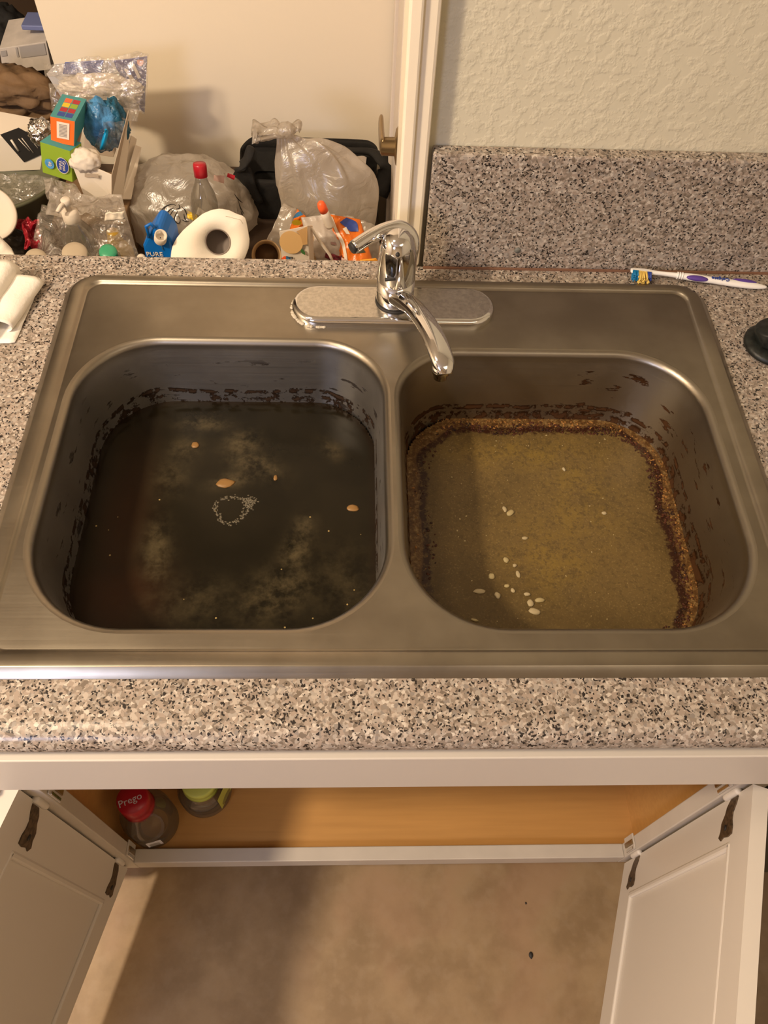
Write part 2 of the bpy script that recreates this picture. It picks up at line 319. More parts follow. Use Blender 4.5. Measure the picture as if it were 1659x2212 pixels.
# ================================================================ countertop
ct = empty('countertop', (0, .2, .872), 'speckled tan and grey laminate countertop around the steel sink', 'countertop')
def counter_bm():
    bm = bmesh.new(); x0, x1 = -2.0, .85
    for (a, b, y0, y1) in ((x0, -.405, -.04, .588), (.405, x1, -.04, .588), (-.405, .405, -.04, .012), (-.405, .405, .547, .588)): box(bm, (a, y0, .872), (b, y1, ZC))
    bmesh.ops.remove_doubles(bm, verts=bm.verts, dist=1e-6)
    return bm
put('counter_slab', counter_bm(), M['granite'], ct, False)
prof = [(-.0405, .8725)] + [(-.042 - .019 * math.cos(math.radians(a)), .891 + .0188 * math.sin(math.radians(a))) for a in range(-90, 91, 12)] + [(-.0395, ZC)]
bm = bmesh.new(); ra = [bm.verts.new((-2.0, y, z)) for y, z in prof]; rb = [bm.verts.new((.85, y, z)) for y, z in prof]
for i in range(len(prof) - 1): bm.faces.new((ra[i], ra[i + 1], rb[i + 1], rb[i]))
put('rounded_front_edge', bm, M['granite'], ct)
put('rear_edge_strip', B((-2.0, .588, .872), (.008, .600, ZC)), M['granite'], ct, False, bev=.003)
put('backsplash', B((.045, .586, ZC + .0005), (1.19, .606, 1.076)), M['granite'], None, False, 'tall speckled laminate backsplash standing against the textured wall', 'backsplash', bev=.003)
put('caulk_line', B((.045, .5835, ZC), (1.19, .5868, ZC + .0022)), mat('brown_caulk', (.20, .10, .06), .7), ct, False)
put('grey_plug', lathe((.169, .5862, .941), [(.0045, 0), (.004, .0012)], 16, V((0, -1, 0))), mat('plug_grey', (.16, .16, .14), .5), ct, label='small round grey plug in the backsplash')
# ================================================================ sink
sk = empty('kitchen_sink', (0, .28, ZC), 'double bowl stainless steel drop-in kitchen sink', 'sink')
ZD = .9135
LB = (-.377, -.0125, .053, .437); RB = (.0085, .373, .053, .424); RL = [.085, .095, .105, .10]; RRr = [.095, .075, .10, .105]
def deck():
    bm = bmesh.new(); n = 12
    lo = [rr(-.4195 + o, .4195 - o, 0 + o, .559 - o2, max(.04 - o * .8, .006), z, n) for o, o2, z in ((0, 0, ZC + .0003), (.0003, .0003, ZC + .0007), (.0088, .0080, ZC + .0078), (.0095, .0086, ZC + .0082), (.0103, .0093, ZC + .0083), (.022, .016, ZC + .0075), (.0255, .0185, ZC + .0060), (.027, .020, ZD - .0002), (.029, .022, ZD), (.033, .026, ZD))]
    L = bridge(bm, lo); edges = [bm.edges.get((L[-1][k], L[-1][(k + 1) % len(L[-1])])) for k in range(len(L[-1]))]
    for (x0, x1, y0, y1), r4 in ((LB, RL), (RB, RRr)):
        ls = []
        for o in (-.0095, -.0085): ls.append(rr(x0 + o, x1 - o, y0 + o, y1 - o, [q - o for q in r4], ZD, n))
        K = bridge(bm, ls); edges += [bm.edges.get((K[0][k], K[0][(k + 1) % len(K[0])])) for k in range(len(K[0]))]
    bmesh.ops.triangle_fill(bm, use_beauty=True, edges=edges)
    return bm
put('deck', deck(), M['deck'], sk)
def bowl(dim, r4, zb, prof):
    bm = bmesh.new(); x0, x1, y0, y1 = dim; ls = []
    for o, z in prof:
        ls.append(rr(x0 + o, x1 - o, y0 + o, y1 - o, [max(q - o * .7, .02) for q in r4], z, 14))
    cx, cy = (x0 + x1) / 2, (y0 + y1) / 2
    for s in (.6, .25): ls.append([V((cx + (p.x - cx) * s, cy + (p.y - cy) * s, zb)) for p in ls[-1]])
    bridge(bm, ls, True); return bm
fil = [(-.0085 + .0085 * math.sin(math.radians(a)), ZD - .0095 * (1 - math.cos(math.radians(a)))) for a in (0, 15, 30, 45, 60, 72, 82)]
put('bowl', bowl(LB, RL, .735, fil + [(.0025, .88), (.006, .84), (.010, .79), (.016, .765), (.028, .745), (.05, .7355)]), M['bowl_l'], sk, label='left bowl, steel wall dark with grime')
put('bowl', bowl(RB, RRr, .735, fil + [(.003, .88), (.006, .85), (.009, .82), (.0135, .80), (.020, .782), (.035, .76), (.06, .742), (.085, .7355)]), M['bowl_r'], sk, label='right bowl, rust stained wall')
# dirty water
def sdf(x, y, d, r):
    x0, x1, y0, y1 = d; cx, cy = (x0 + x1) / 2, (y0 + y1) / 2; qx = abs(x - cx) - (x1 - x0) / 2 + r; qy = abs(y - cy) - (y1 - y0) / 2 + r
    return -(math.hypot(max(qx, 0), max(qy, 0)) + min(max(qx, qy), 0) - r)
def water(name, d, r, z, m, patches, label):
    x0, x1, y0, y1 = d; n = 150; bm = bmesh.new(); la = bm.verts.layers.float.new('edge'); lp = bm.verts.layers.float.new('patch'); lq = bm.verts.layers.float.new('patch2')
    g = {}
    for j in range(n + 1):
        for i in range(n + 1):
            x = x0 + (x1 - x0) * i / n; y = y0 + (y1 - y0) * j / n; s = sdf(x, y, d, r)
            if s < -.003: continue
            v = bm.verts.new((x, y, z)); v[la] = max(s, 0); a = b = 0
            for (px, py, sx, sy, rot, w, ch) in patches:
                dx, dy = x - px, y - py; c_, s_ = math.cos(rot), math.sin(rot); u, t = (dx * c_ + dy * s_) / sx, (-dx * s_ + dy * c_) / sy; e = w * math.exp(-(u * u + t * t))
                if ch: b = max(b, e)
                else: a = max(a, e)
            v[lp] = a; v[lq] = b; g[i, j] = v
    for j in range(n):
        for i in range(n):
            q = [g.get(k) for k in ((i, j), (i + 1, j), (i + 1, j + 1), (i, j + 1))]
            if all(q): bm.faces.new(q)
    o = put(name, bm, m, None, True, label, 'water'); return o
def pz(px, py, z): p = at(px, py, z=z); return p.x, p.y
def patch(px, py, z, wx, wy, rot=0, w=1, ch=0): x, y = pz(px, py, z); return (x, y, wx, wy, rot, w, ch)
ZL, ZR = .812, .803
q = NT('dark_dirty_water'); at_ = lambda q, n: q.n('Attribute', _attribute_name=n).outputs['Fac']
pt, p2, ed = at_(q, 'patch'), at_(q, 'patch2'), at_(q, 'edge')
n1 = q.noise(38, 6, rough=.62); n2 = q.noise(9, 4); n3 = q.noise(160, 4); 
c = q.mix(q.smooth(n2, .35, .65), (.008, .0065, .0035), (.014, .011, .006))
c = q.mix(q.math('MULTIPLY', p2, .9, True), c, (.026, .010, .004))
f = q.math('MULTIPLY', pt, q.math('ADD', q.smooth(n1, .36, .66), q.math('MULTIPLY', q.smooth(n3, .45, .6), .3)), True)
c = q.mix(f, c, (.075, .058, .030))
vo = q.n('TexVoronoi', Vector=q.g, Scale=130.0, Randomness=1.0).outputs; vd = q.n('SeparateColor', i0=vo['Color']).outputs
spk = q.math('MULTIPLY', q.math('LESS_THAN', vo['Distance'], .14), q.math('LESS_THAN', vd[0], .045)); c = q.mix(spk, c, (.34, .25, .10))
c = q.mix(q.math('MULTIPLY', q.math('SUBTRACT', 1.0, q.smooth(ed, .0, .012)), .6), c, (.012, .006, .003))
q.put(q.b.inputs['Base Color'], c); q.b.inputs['Roughness'].default_value = .16; q.b.inputs['Specular IOR Level'].default_value = .2; q.bump(q.math('ADD', q.noise(20, 2), q.math('MULTIPLY', f, .6)), .10, .002); M['wl'] = q.m
z = ZL
PL = [patch(440, 915, z, .030, .012, 0, .75), patch(525, 960, z, .022, .020, 0, .85), patch(545, 1000, z, .035, .017, -.5, .9), patch(510, 1035, z, .03, .011, .3, .8), patch(340, 1190, z, .016, .045, .1, .7), patch(655, 1140, z, .012, .014, 0, .9), patch(640, 1190, z, .016, .04, -.25, .8), patch(600, 1280, z, .045, .03, .6, .75), patch(715, 970, z, .02, .012, -.8, .5), patch(400, 970, z, .02, .02, 0, .5), patch(430, 1300, z, .06, .03, 0, .35), patch(370, 1030, z, .02, .03, 0, .45), patch(740, 1260, z, .05, .05, 0, .3),
      patch(270, 1130, z, .03, .12, 0, .7, 1), patch(260, 1290, z, .05, .05, 0, 1, 1)]
water('dark_dishwater', (LB[0] + .0078, LB[1] - .0078, LB[2] + .0078, LB[3] - .0078), .092, ZL, M['wl'], PL, 'nearly black greasy standing water in the left sink bowl')
q = NT('murky_brown_water'); pt, p2, ed = at_(q, 'patch'), at_(q, 'patch2'), at_(q, 'edge')
n1 = q.noise(30, 5, rough=.6); n2 = q.noise(8, 3); n3 = q.noise(190, 5, rough=.7); n4 = q.noise(420, 3)
c = q.mix(q.smooth(n2, .3, .7), (.092, .060, .020), (.14, .092, .032))
yg = q.math('MULTIPLY', pt, q.smooth(q.math('ADD', q.math('MULTIPLY', n1, .5), q.math('MULTIPLY', n3, .5)), .40, .62), True); c = q.mix(yg, c, (.20, .13, .028))
c = q.mix(q.math('MULTIPLY', q.smooth(n4, .56, .66), .35), c, (.26, .18, .07)); c = q.mix(q.math('MULTIPLY', q.smooth(n3, .50, .36), .45), c, (.055, .036, .012))
wv = q.math('ADD', ed, q.math('MULTIPLY', q.math('SUBTRACT', q.noise(17, 3), .5), .034)); wv = q.math('ADD', wv, q.math('MULTIPLY', q.math('SUBTRACT', n3, .5), .012))
gran = q.ramp(n3, [(0, (.05, .02, .007)), (.42, (.085, .038, .012)), (.52, (.14, .075, .026)), (.60, (.22, .135, .05)), (.75, (.36, .26, .13))])
c = q.mix(q.math('MULTIPLY', q.math('SUBTRACT', 1.0, q.smooth(wv, .013, .024)), .9), c, gran)
ring = q.math('MULTIPLY', q.smooth(wv, .012, .016), q.math('SUBTRACT', 1.0, q.smooth(wv, .021, .028)))
c = q.mix(q.math('MULTIPLY', ring, q.math('ADD', .45, q.smooth(n3, .62, .42)), True), c, (.030, .009, .004))
c = q.mix(q.math('MULTIPLY', p2, q.smooth(n1, .38, .55), True), c, (.08, .05, .015))
q.put(q.b.inputs['Base Color'], c); q.put(q.b.inputs['Roughness'], .30); q.b.inputs['Specular IOR Level'].default_value = .35; q.bump(n3, .25, .0015); M['wr'] = q.m
z = ZR
PR_ = [patch(1150, 980, z, .10, .03, 0, .9), patch(1250, 1060, z, .05, .07, 0, .8), patch(1180, 1200, z, .05, .05, 0, 1), patch(1240, 1130, z, .06, .05, 0, .7), patch(1020, 1290, z, .06, .04, 0, .6, 1), patch(950, 1180, z, .015, .12, 0, .5, 1), patch(1200, 1350, z, .12, .02, 0, .5, 1)]
water('murky_dishwater', (RB[0] + .0125, RB[1] - .0125, RB[2] + .0125, RB[3] - .0125), .083, ZR, M['wr'], PR_, 'murky yellow brown water with a rusty crumb ring in the right bowl')
# floating scraps
M['scrapw'] = mat('pale_scrap', (.42, .34, .20), .6)
SL = ['largest pale clump, above the centre of the murky water', 'thin pale flake touching the left of the largest clump', 'single pale crumb a little below the largest clump', 'uppermost grain of the rice-like cluster', 'small pale grain just below the uppermost one of the cluster', 'upright oval grain in the middle of the upper cluster', 'pale flake standing left of the upper cluster grains', 'long pale rod at the far left of the lower cluster', 'rounded pale grain right of the long rod', 'faint grain above the middle of the lower cluster', 'faint slanted grain in the middle of the lower cluster', 'pale grain at the top of the lowest clump', 'wide grain at the right side of the lowest clump', 'square pale grain at the left of the lowest clump', 'big oval grain at the bottom of the lowest clump', 'pale sliver at the front edge of the murky water', 'tiny tan bit floating near the rear of the right bowl', 'lone pale speck right of the centre of the murky water']
def scrap(px, py, z, r, m, label, group, kind='food_scrap', rot=0, seed=0):
    x, y = pz(px, py, z); R = Matrix.Rotation(rot, 3, 'Z')
    return put(kind, blob((x, y, z + r[2] * .3), r, .25, 1.6, seed, 2, R), m, None, True, label, 'food scrap', group)
for i, (px, py, a, b, rt) in enumerate([(1103, 1108, 9, 5, .6), (1090, 1100, 4, 6, .2), (1134, 1163, 6, 3, 0), (1093, 1210, 5, 5, .3), (1112, 1222, 4, 3, .3), (1119, 1241, 4, 6, .2), (1062, 1245, 6, 5, .9), (1035, 1278, 11, 4, 0), (1075, 1287, 5, 6, .2), (1095, 1266, 5, 3, .1), (1108, 1276, 4, 4, .6), (1139, 1284, 6, 3, 0), (1166, 1297, 9, 4, .1), (1146, 1303, 6, 6, 0), (1155, 1321, 11, 5, -.3), (1025, 1340, 7, 2, -.3), (1218, 1014, 3, 4, .3), (1305, 1109, 5, 3, 0)]):
    scrap(px, py, ZR, (a * .00062, b * .00075, .0016), M['scum'] if i % 3 == 0 else M['scrapw'], SL[i], 'pale food scraps in the right bowl', rot=rt, seed=i)
for i, (px, py, a, b, lb) in enumerate([(422, 962, 8, 6, 'amber scrap floating near the rear of the dark left water'), (487, 1044, 18, 8, 'long tan scrap floating at the centre of the dark water'), (762, 1098, 12, 6, 'orange scrap floating by the right wall of the left bowl'), (595, 1033, 4, 5, 'tiny tan scrap right of the pale scum in left bowl')]):
    scrap(px, py, ZL, (a * .0006, b * .0008, .0015), M['scumtan'], lb, 'tan food scraps in the left bowl', seed=i + 40)
# ring of pale scum (left bowl) and crumb crust (right bowl)
bm = bmesh.new(); cx, cy = pz(500, 1100, ZL)
for k in range(260):
    a = random.random() * 6.283; rr_ = 1 + random.gauss(0, .09) + .08 * math.sin(3 * a); s = .0005 + .0007 * random.random(); x, y = cx + .019 * rr_ * math.cos(a), cy + .019 * rr_ * math.sin(a)
    if random.random() < .35: x, y = cx + .022 + random.gauss(0, .004), cy + .010 + random.gauss(0, .004)
    bmesh.ops.create_icosphere(bm, subdivisions=1, radius=s, matrix=Matrix.Translation((x, y, ZL)) @ Matrix.Diagonal((1.6, 1.3, .35, 1)))
put('foam_ring', bm, mat('grey_scum', (.12, .10, .065), .6), None, True, 'thin grey ring of scum on the dark left water', 'scum', kind='stuff')
def crust(d, r, n, lo, hi, seed, m, label, sc=1):
    random.seed(seed); bm = bmesh.new(); k = 0; x0, x1, y0, y1 = d
    while k < n:
        x, y = random.uniform(x0, x1), random.uniform(y0, y1); s = sdf(x, y, d, r)
        w = .012 * noise.noise(V((x * 16, y * 16, 3))) + .004 * noise.noise(V((x * 60, y * 60, seed)))
        if not lo < s + w < hi: continue
        if x < x0 + .05 and random.random() < .85: continue
        e = sc * (.0007 + .0011 * random.random() ** 2); k += 1
        bmesh.ops.create_icosphere(bm, subdivisions=1, radius=e, matrix=Matrix.Translation((x, y, ZR + e * .2)) @ Matrix.Rotation(random.random() * 3, 4, 'Z') @ Matrix.Diagonal((1.5, 1, .6, 1)))
    put('crumb_crust', bm, m, None, False, label, 'crumbs', kind='stuff')
dR = (RB[0] + .0125, RB[1] - .0125, RB[2] + .0125, RB[3] - .0125)
crust(dR, .084, 1300, .010, .026, 3, M['rust'], 'dark red brown crumbs ringing the murky water in the right bowl')
crust(dR, .084, 700, -.001, .016, 5, M['crumb'], 'amber crumbs along the outer edge of the murky water', .9)
crust(dR, .084, 70, .022, .13, 9, M['scum'], 'tiny pale crumbs scattered over the murky brown water', .6)
# ================================================================ faucet
fc = empty('kitchen_faucet', (.004, .503, ZD), 'chrome single lever faucet standing behind the sink divider', 'faucet')
def capsule(x0, x1, cy, hw, z, n=14, ins=0):
    out = []; r = hw - ins
    for cx, a0 in ((x1 - hw, -90), (x0 + hw, 90)):
        for i in range(n + 1): a = math.radians(a0 + 180 * i / n); out.append(V((cx + r * math.cos(a), cy + r * math.sin(a), z)))
    return out
bm = bmesh.new(); ex0, ex1, ey, ew = -.127, .1325, .4985, .0335
bridge(bm, [capsule(ex0, ex1, ey, ew, z, ins=i) for i, z in ((0, ZD), (0, ZD + .006), (.0012, ZD + .0095), (.004, ZD + .0115), (.0062, ZD + .012))]); put('deck_plate', bm, M['chrome'], fc)
bm = bmesh.new(); bm.faces.new([bm.verts.new(p) for p in capsule(ex0, ex1, ey, ew, ZD + .0121, ins=.006)]); put('plate_top', bm, M['chrome_dull'], fc, False, label='dull water-spotted top of the deck plate')
FB = V((.004, .503, ZD + .012))
put('base_ring', lathe(FB, [(.0250, 0), (.0250, .0015), (.0238, .002)], 40), M['ink'], fc)
put('body', lathe(FB + V((0, 0, .002)), [(.0238, 0), (.0238, .004), (.0236, .034)], 48), M['chrome'], fc)
bd = put('cap', lathe(FB + V((0, 0, .0368)), [(.0232, 0), (.0238, .001), (.0237, .022), (.0232, .032), (.0222, .041), (.0205, .049), (.018, .056), (.014, .062), (.008, .0655), (.002, .0665)], 48), M['chrome'], fc)
put('seam', lathe(FB + V((0, 0, .0355)), [(.0225, 0), (.0225, .0016)], 40), M['ink'], fc)
put('set_screw', lathe(FB + V((-.001, -.0195, .0865)), [(.0028, 0), (.0024, .003)], 14, V((0, -.8, .5))), M['ink'], fc)
bx0 = FB + V((-.0085, -.0227, .053)); put('indicator_slot', B((-.0065, -.0022, -.0016), (.0065, .0016, .0016), Matrix.Rotation(-.15, 3, 'Y'), bx0), M['ink'], fc, bev=.0008)
hp = [(.0225, .520, .950), (.0245, .525, .968), (.0235, .529, .988), (.018, .531, 1.004), (.006, .530, 1.014), (-.010, .523, 1.0165), (-.029, .510, 1.016), (-.049, .495, 1.012)]
hr = [(.003, .006), (.0055, .009), (.0065, .0105), (.0075, .0105), (.008, .0100), (.0078, .0095), (.0078, .0090), (.0075, .0085)]
p_, r_ = smoothpath(hp, hr, 6); put('lever_handle', loft(p_, r_, 22), M['chrome'], fc)
dv = (V(hp[-1]) - V(hp[-2])).normalized(); put('lever_tip', lathe(V(hp[-1]), [(.0070, -.001), (.0066, .003), (.004, .0035)], 18, dv), M['ink'], fc)  # black plug stands in for the shaded hollow of the lever end
sp = [(.008, .488, .944), (.015, .468, .954), (.023, .446, .965), (.032, .420, .973), (.041, .392, .977), (.048, .368, .976), (.0535, .350, .970), (.055, .341, .962)]
sr = [(.015, .012), (.0135, .0105), (.0125, .0085), (.0128, .0075), (.0132, .0070), (.0135, .0070), (.0128, .0070), (.0085, .006)]
p_, r_ = smoothpath(sp, sr, 6); put('spout', loft(p_, r_, 26), M['chrome'], fc)
ap = V((.0515, .349, .968)); put('aerator', lathe(ap, [(.0105, 0), (.0105, -.010), (.0085, -.011), (.0080, -.019), (.0062, -.020)], 24), M['chrome'], fc)
bm = bmesh.new()
for k in range(60):
    a = random.uniform(math.pi * .6, math.pi * 1.6); x = ex0 + ew + (ew + .0005) * math.cos(a) ; y = ey + (ew + .0005) * math.sin(a)
    bmesh.ops.create_icosphere(bm, subdivisions=1, radius=.0011 + random.random() * .0012, matrix=Matrix.Translation((x, y, ZD + .0003)) @ Matrix.Diagonal((1.5, 1.5, .6, 1)))
put('limescale', bm, mat('limescale', (.50, .44, .34), .8), fc, kind='stuff', label='grey limescale crust at the plate edge')
# ================================================================ toothbrush
A = at(1380, 586, z=ZC + .012); Bq = at(1652, 619, z=ZC + .006); ax = (Bq - A); Lb = ax.length; ax.normalize(); sd = V((0, 0, 1)).cross(ax).normalized()
A0 = A - ax * .010
tb = empty('toothbrush', (A.x, A.y, ZC), 'white toothbrush with purple grips lying behind the sink', 'toothbrush')
def tp(t, s=0, z=0): return A0 + ax * t + sd * s + V((0, 0, z))
ts = [(-.001, .0022, .002), (.001, .0048, .0022), (.010, .0058, .0025), (.022, .0055, .0025), (.029, .0035, .0028), (.040, .0026, .003), (.056, .0032, .0035), (.062, .0040, .004), (.076, .0056, .0045), (.090, .0052, .0045), (.105, .0048, .0042), (.13, .0058, .0042), (.15, .0054, .004), (.164, .0040, .0032), (.172, .0015, .0015)]
sc = (Lb + .012) / .172; path = [tp(t * sc, math.sin(t * 30) * .0012, 0) for t, a, b in ts]; p_, r_ = smoothpath(path, [(a, b) for t, a, b in ts], 4)
put('handle', loft(p_, r_, 18), M['tbwhite'], tb)
for t in (.058, .061, .064): put('neck_ridge', loft([tp(t * sc, 0.0012), tp((t + .0012) * sc, .0012)], [(.0048, .0050)] * 2, 16), M['tbwhite'], tb)
fl = (-sd * .85 + V((0, 0, .53))).normalized()   # bristles lie sideways
def brist(t0, t1, m, ln):
    bm = bmesh.new(); random.seed(int(t0 * 1e4))
    for i in range(7):
        for j in range(5):
            c0 = tp(t0 + (t1 - t0) * (i + .5) / 7) + V((0, 0, 1)) * (-.003 + j * .0016) - sd * .003
            d = (-sd + V((0, 0, -.10 + .12 * (j - 2) * .3)) + ax * random.gauss(0, .09)).normalized(); a = c0; b = c0 + d * (ln + random.gauss(0, .0008)); s_, u_ = frame(d); r = .0007
            q0 = [bm.verts.new(a + (s_ * math.cos(k * 1.571) + u_ * math.sin(k * 1.571)) * r) for k in range(4)]; q1 = [bm.verts.new(b + (s_ * math.cos(k * 1.571) + u_ * math.sin(k * 1.571)) * r * 1.3) for k in range(4)]
            for k in range(4): bm.faces.new((q0[k], q0[(k + 1) % 4], q1[(k + 1) % 4], q1[k]))
            bm.faces.new(q1)
    return bm
put('bristles', brist(.001, .0085, M['bblue'], .011), M['bblue'], tb, label='teal blue bristles')
put('bristles', brist(.0085, .0205, M['byel'], .0145), M['byel'], tb, label='yellow bristles')
put('bristles', brist(.0205, .026, M['bluedk'], .011), M['bluedk'], tb, label='dark blue bristles')
put('grip', blob(tp(.083 * sc, -.0028, .0022), (.0150, .0044, .0034), 0, 1, 0, 3, Matrix((ax, sd, V((0, 0, 1)))).transposed()), M['purple'], tb, label='purple oval grip')
put('grip', blob(tp(.143 * sc, .0022, .0018), (.0185, .0044, .0036), 0, 1, 0, 3, Matrix((ax, sd, V((0, 0, 1)))).transposed()), M['purple'], tb, label='purple oval grip')
text('Colgate', M['bluedk'], tb, tp(.112 * sc, -.0012, .0047), -ax, -sd, .0078, ext=.0006)
# ================================================================ black rubber piece at the right edge
c0 = at(1666, 752, z=ZC); bs = empty('black_stopper', (c0.x, c0.y, ZC), 'black round rubber stopper on the counter right of the sink', 'stopper')
put('flange', lathe(c0, [(.032, .0), (.0365, .003), (.037, .007), (.034, .010), (.026, .012)], 40), M['rubber'], bs)
put('knob', lathe(c0 + V((0, 0, .011)), [(.0225, 0), (.0235, .004), (.025, .014), (.0255, .020), (.024, .022), (.005, .0215)], 32, V((-.25, .30, 1))), M['rubber'], bs)
# ================================================================ paper towel sheet at the left edge
pt_ = empty('paper_towel', (-.48, .50, ZC), 'folded white paper towel on the counter at the left of the sink', 'paper towel')
def towel(x0, x1, y0, y1, h, curl, seed, z0=0):
    """a band folded over: top layer, curl at its right end and layer below"""
    bm = bmesh.new(); n = 44; prof = []
    for i in range(n + 1):
        t = i / n
        if t < .45: prof.append((x0 + (x1 - x0) * t / .45, h + z0))
        elif t < .62: a = math.pi * (t - .45) / .17; prof.append((x1 + curl * math.sin(a), z0 + h / 2 + h / 2 * math.cos(a)))
        else: prof.append((x1 - (x1 - x0) * (t - .62) / .38, z0 + .0008))
    m_ = 16; g = []
    for j in range(m_ + 1):
        v = j / m_; sh = -.018 * (1 - v); g.append([bm.verts.new((x + sh + .0025 * noise.noise(V((i * .1, v * 2, seed))), y0 + (y1 - y0) * v, ZC + .001 + max(z + .004 * noise.noise(V((x * 30, v * 3, seed))) * min(1, z / .01), 0))) for i, (x, z) in enumerate(prof)])
    for a, b in zip(g, g[1:]):
        for i in range(n): bm.faces.new((a[i], a[i + 1], b[i + 1], b[i]))
    return bm
put('top_fold', towel(-.62, -.488, .425, .545, .030, .012, 1, .004), M['towel'], pt_, solid=.0006)
put('rear_fold', towel(-.62, -.462, .450, .533, .020, .014, 5), M['towel'], pt_, solid=.0006)
put('lower_fold', sheet((-.60, .425, .9125), (-.462, .432, .9125), (-.455, .53, .9125), (-.60, .53, .9125), 16, 12, .0012, 40, 2), M['towel'], pt_, solid=.0006)
# ================================================================ base cabinet
YF, YB = -.030, -.007; ZT, ZR_ = .872, .145
cb = empty('sink_base_cabinet', (0, .27, 0), 'white painted sink cabinet with both doors standing open', 'cabinet')
put('stile', B((-.462, YF, .098), (-.4205, YB, ZT)), M['whitein'], cb, False, bev=.0015)
put('stile', B((.4315, YF, .098), (.472, YB, ZT)), M['whitein'], cb, False, bev=.0015)
put('bottom_rail', B((-.4205, YF, .100), (.4315, YB, ZR_)), M['whitein'], cb, False, bev=.0015)
put('top_rail', B((-.4205, YF, .655), (.4315, YB, ZT)), M['white'], cb, False)
put('false_drawer_front', B((-.462, -.0605, .7535), (.4725, -.0305, .8575)), M['white'], cb, False, bev=.0015)
put('cabinet_floor', B((-.462, YB, .118), (.472, .446, .132)), M['wood'], cb, False)
put('back_panel', B((-.462, .446, .118), (.472, .456, .868)), M['wood'], cb, False)
put('side_panel', B((-.462, YB, 0), (-.448, .446, .868)), M['wood'], cb, False)
put('side_panel', B((.458, YB, 0), (.472, .446, .868)), M['wood'], cb, False)
put('toe_kick', B((-.462, .045, 0), (.472, .06, .118)), M['whitein'], cb, False)
def cabinet_door(A, d, nrm, hz, side):
    d = V((*d, 0)).normalized(); nrm = V((*nrm, 0)).normalized(); A = V((*A, 0)); Z = V((0, 0, 1)); z0, z1, w, th = .112, .652, .445, .019
    R = Matrix((d, nrm, Z)).transposed(); root = empty('door', A + V((0, 0, z0))); root.parent = cb; root.location = A + V((0, 0, z0)) - wloc(cb)
    def bx(u0, u1, t0, t1, a, b): return B((u0, t0, a), (u1, t1, b), R, A)
    f = .058
    put('door_stile', bx(0, f, 0, th, z0, z1), M['white'], root, False); put('door_stile', bx(w - f, w, 0, th, z0, z1), M['white'], root, False)
    put('door_rail', bx(f, w - f, 0, th, z0, z0 + f), M['white'], root, False); put('door_rail', bx(f, w - f, 0, th, z1 - f, z1), M['white'], root, False)
    put('door_panel', bx(f - .004, w - f + .004, .0045, th - .006, z0 + f - .004, z1 - f + .004), M['white'], root, False)
    # chamfer lips round the panel
    for a, b, c_, e in ((f - .001, f + .009, z0 + f, z1 - f), (w - f - .009, w - f + .001, z0 + f, z1 - f)): put('panel_bead', bx(a, b, -.0012, .006, c_, e), M['white'], root, False, bev=.003)
    for a, b in ((z0 + f - .001, z0 + f + .009), (z1 - f - .009, z1 - f + .001)): put('panel_bead', bx(f, w - f, -.0012, .006, a, b), M['white'], root, False, bev=.003)
    for z in hz:
        bm = bmesh.new(); pts = [(.004, z + .034), (.012, z + .030), (.022, z + .021), (.031, z + .020), (.040, z + .023), (.049, z + .022), (.051, z + .010), (.049, z - .004), (.052, z - .012), (.047, z - .019), (.040, z - .014), (.030, z - .013), (.020, z - .003), (.012, z + .001), (.004, z + .012)]
        def prism(pts, t0, t1):
            bm = bmesh.new(); a = [bm.verts.new(A + R @ V((u, t0, zz))) for u, zz in pts]; b = [bm.verts.new(A + R @ V((u, t1, zz))) for u, zz in pts]; bm.faces.new(a); bm.faces.new(b[::-1])
            for k in range(len(a)): bm.faces.new((a[k], a[(k + 1) % len(a)], b[(k + 1) % len(a)], b[k]))
            return bm
        bm.free(); put('hinge_leaf', prism(pts, -.0015, .0003), mat('chipped_hinge', (.10, .065, .035), .45, .4, var=.5, vscale=200), root, False, label='dark hinge leaf with chipped paint')
        put('hinge_screw', lathe(A + R @ V((.038, -.0015, z + .002)), [(.004, 0), (.0032, .0012)], 12, -nrm), M['ink'], root)
        put('hinge_knuckle', lathe(A + V((0, 0, z)) + R @ V((-.002, -.002, 0)), [(.0045, -.004), (.005, 0), (.005, .034), (.004, .037)], 16), M['white'], root)
        sg = 1 if side > 0 else -1; xi = .4315 if sg > 0 else -.4205
        put('hinge_plate', B((xi - .0025 * (sg > 0), YF + .002, z - .006), (xi + .0025 * (sg < 0), YB + .004, z + .042)), M['whitein'], root, False, bev=.001)
        put('hinge_rib', B((xi - .0045 * (sg > 0), -.020, z - .003), (xi + .0045 * (sg < 0), -.012, z + .038)), M['brass'], root, False, bev=.001)
        put('hinge_rib', B((xi - .0042 * (sg > 0), -.0275, z), (xi + .0042 * (sg < 0), -.0235, z + .036)), M['chrome'], root, False, bev=.0005, label='bright steel hinge rib')
    return root
cabinet_door((-.4375, -.0335), (-.25, -.968), (-.968, .25), (.162, .566), -1)
cabinet_door((.4400, -.0345), (-.336, -.942), (.942, -.336), (.172, .577), 1)
for i, (px, py, e) in enumerate([(1147, 2063, .0035), (1136, 1951, .0015)]):
    c = at(px, py, z=.001); put('floor_crumb', blob(c, (e, e * 1.4, e * .5), .3, 2, i, 2), M['ink'], None, True, ['dark crumb on the floor between the open doors', 'tiny dark speck on the floor behind the larger crumb'][i], 'crumb')
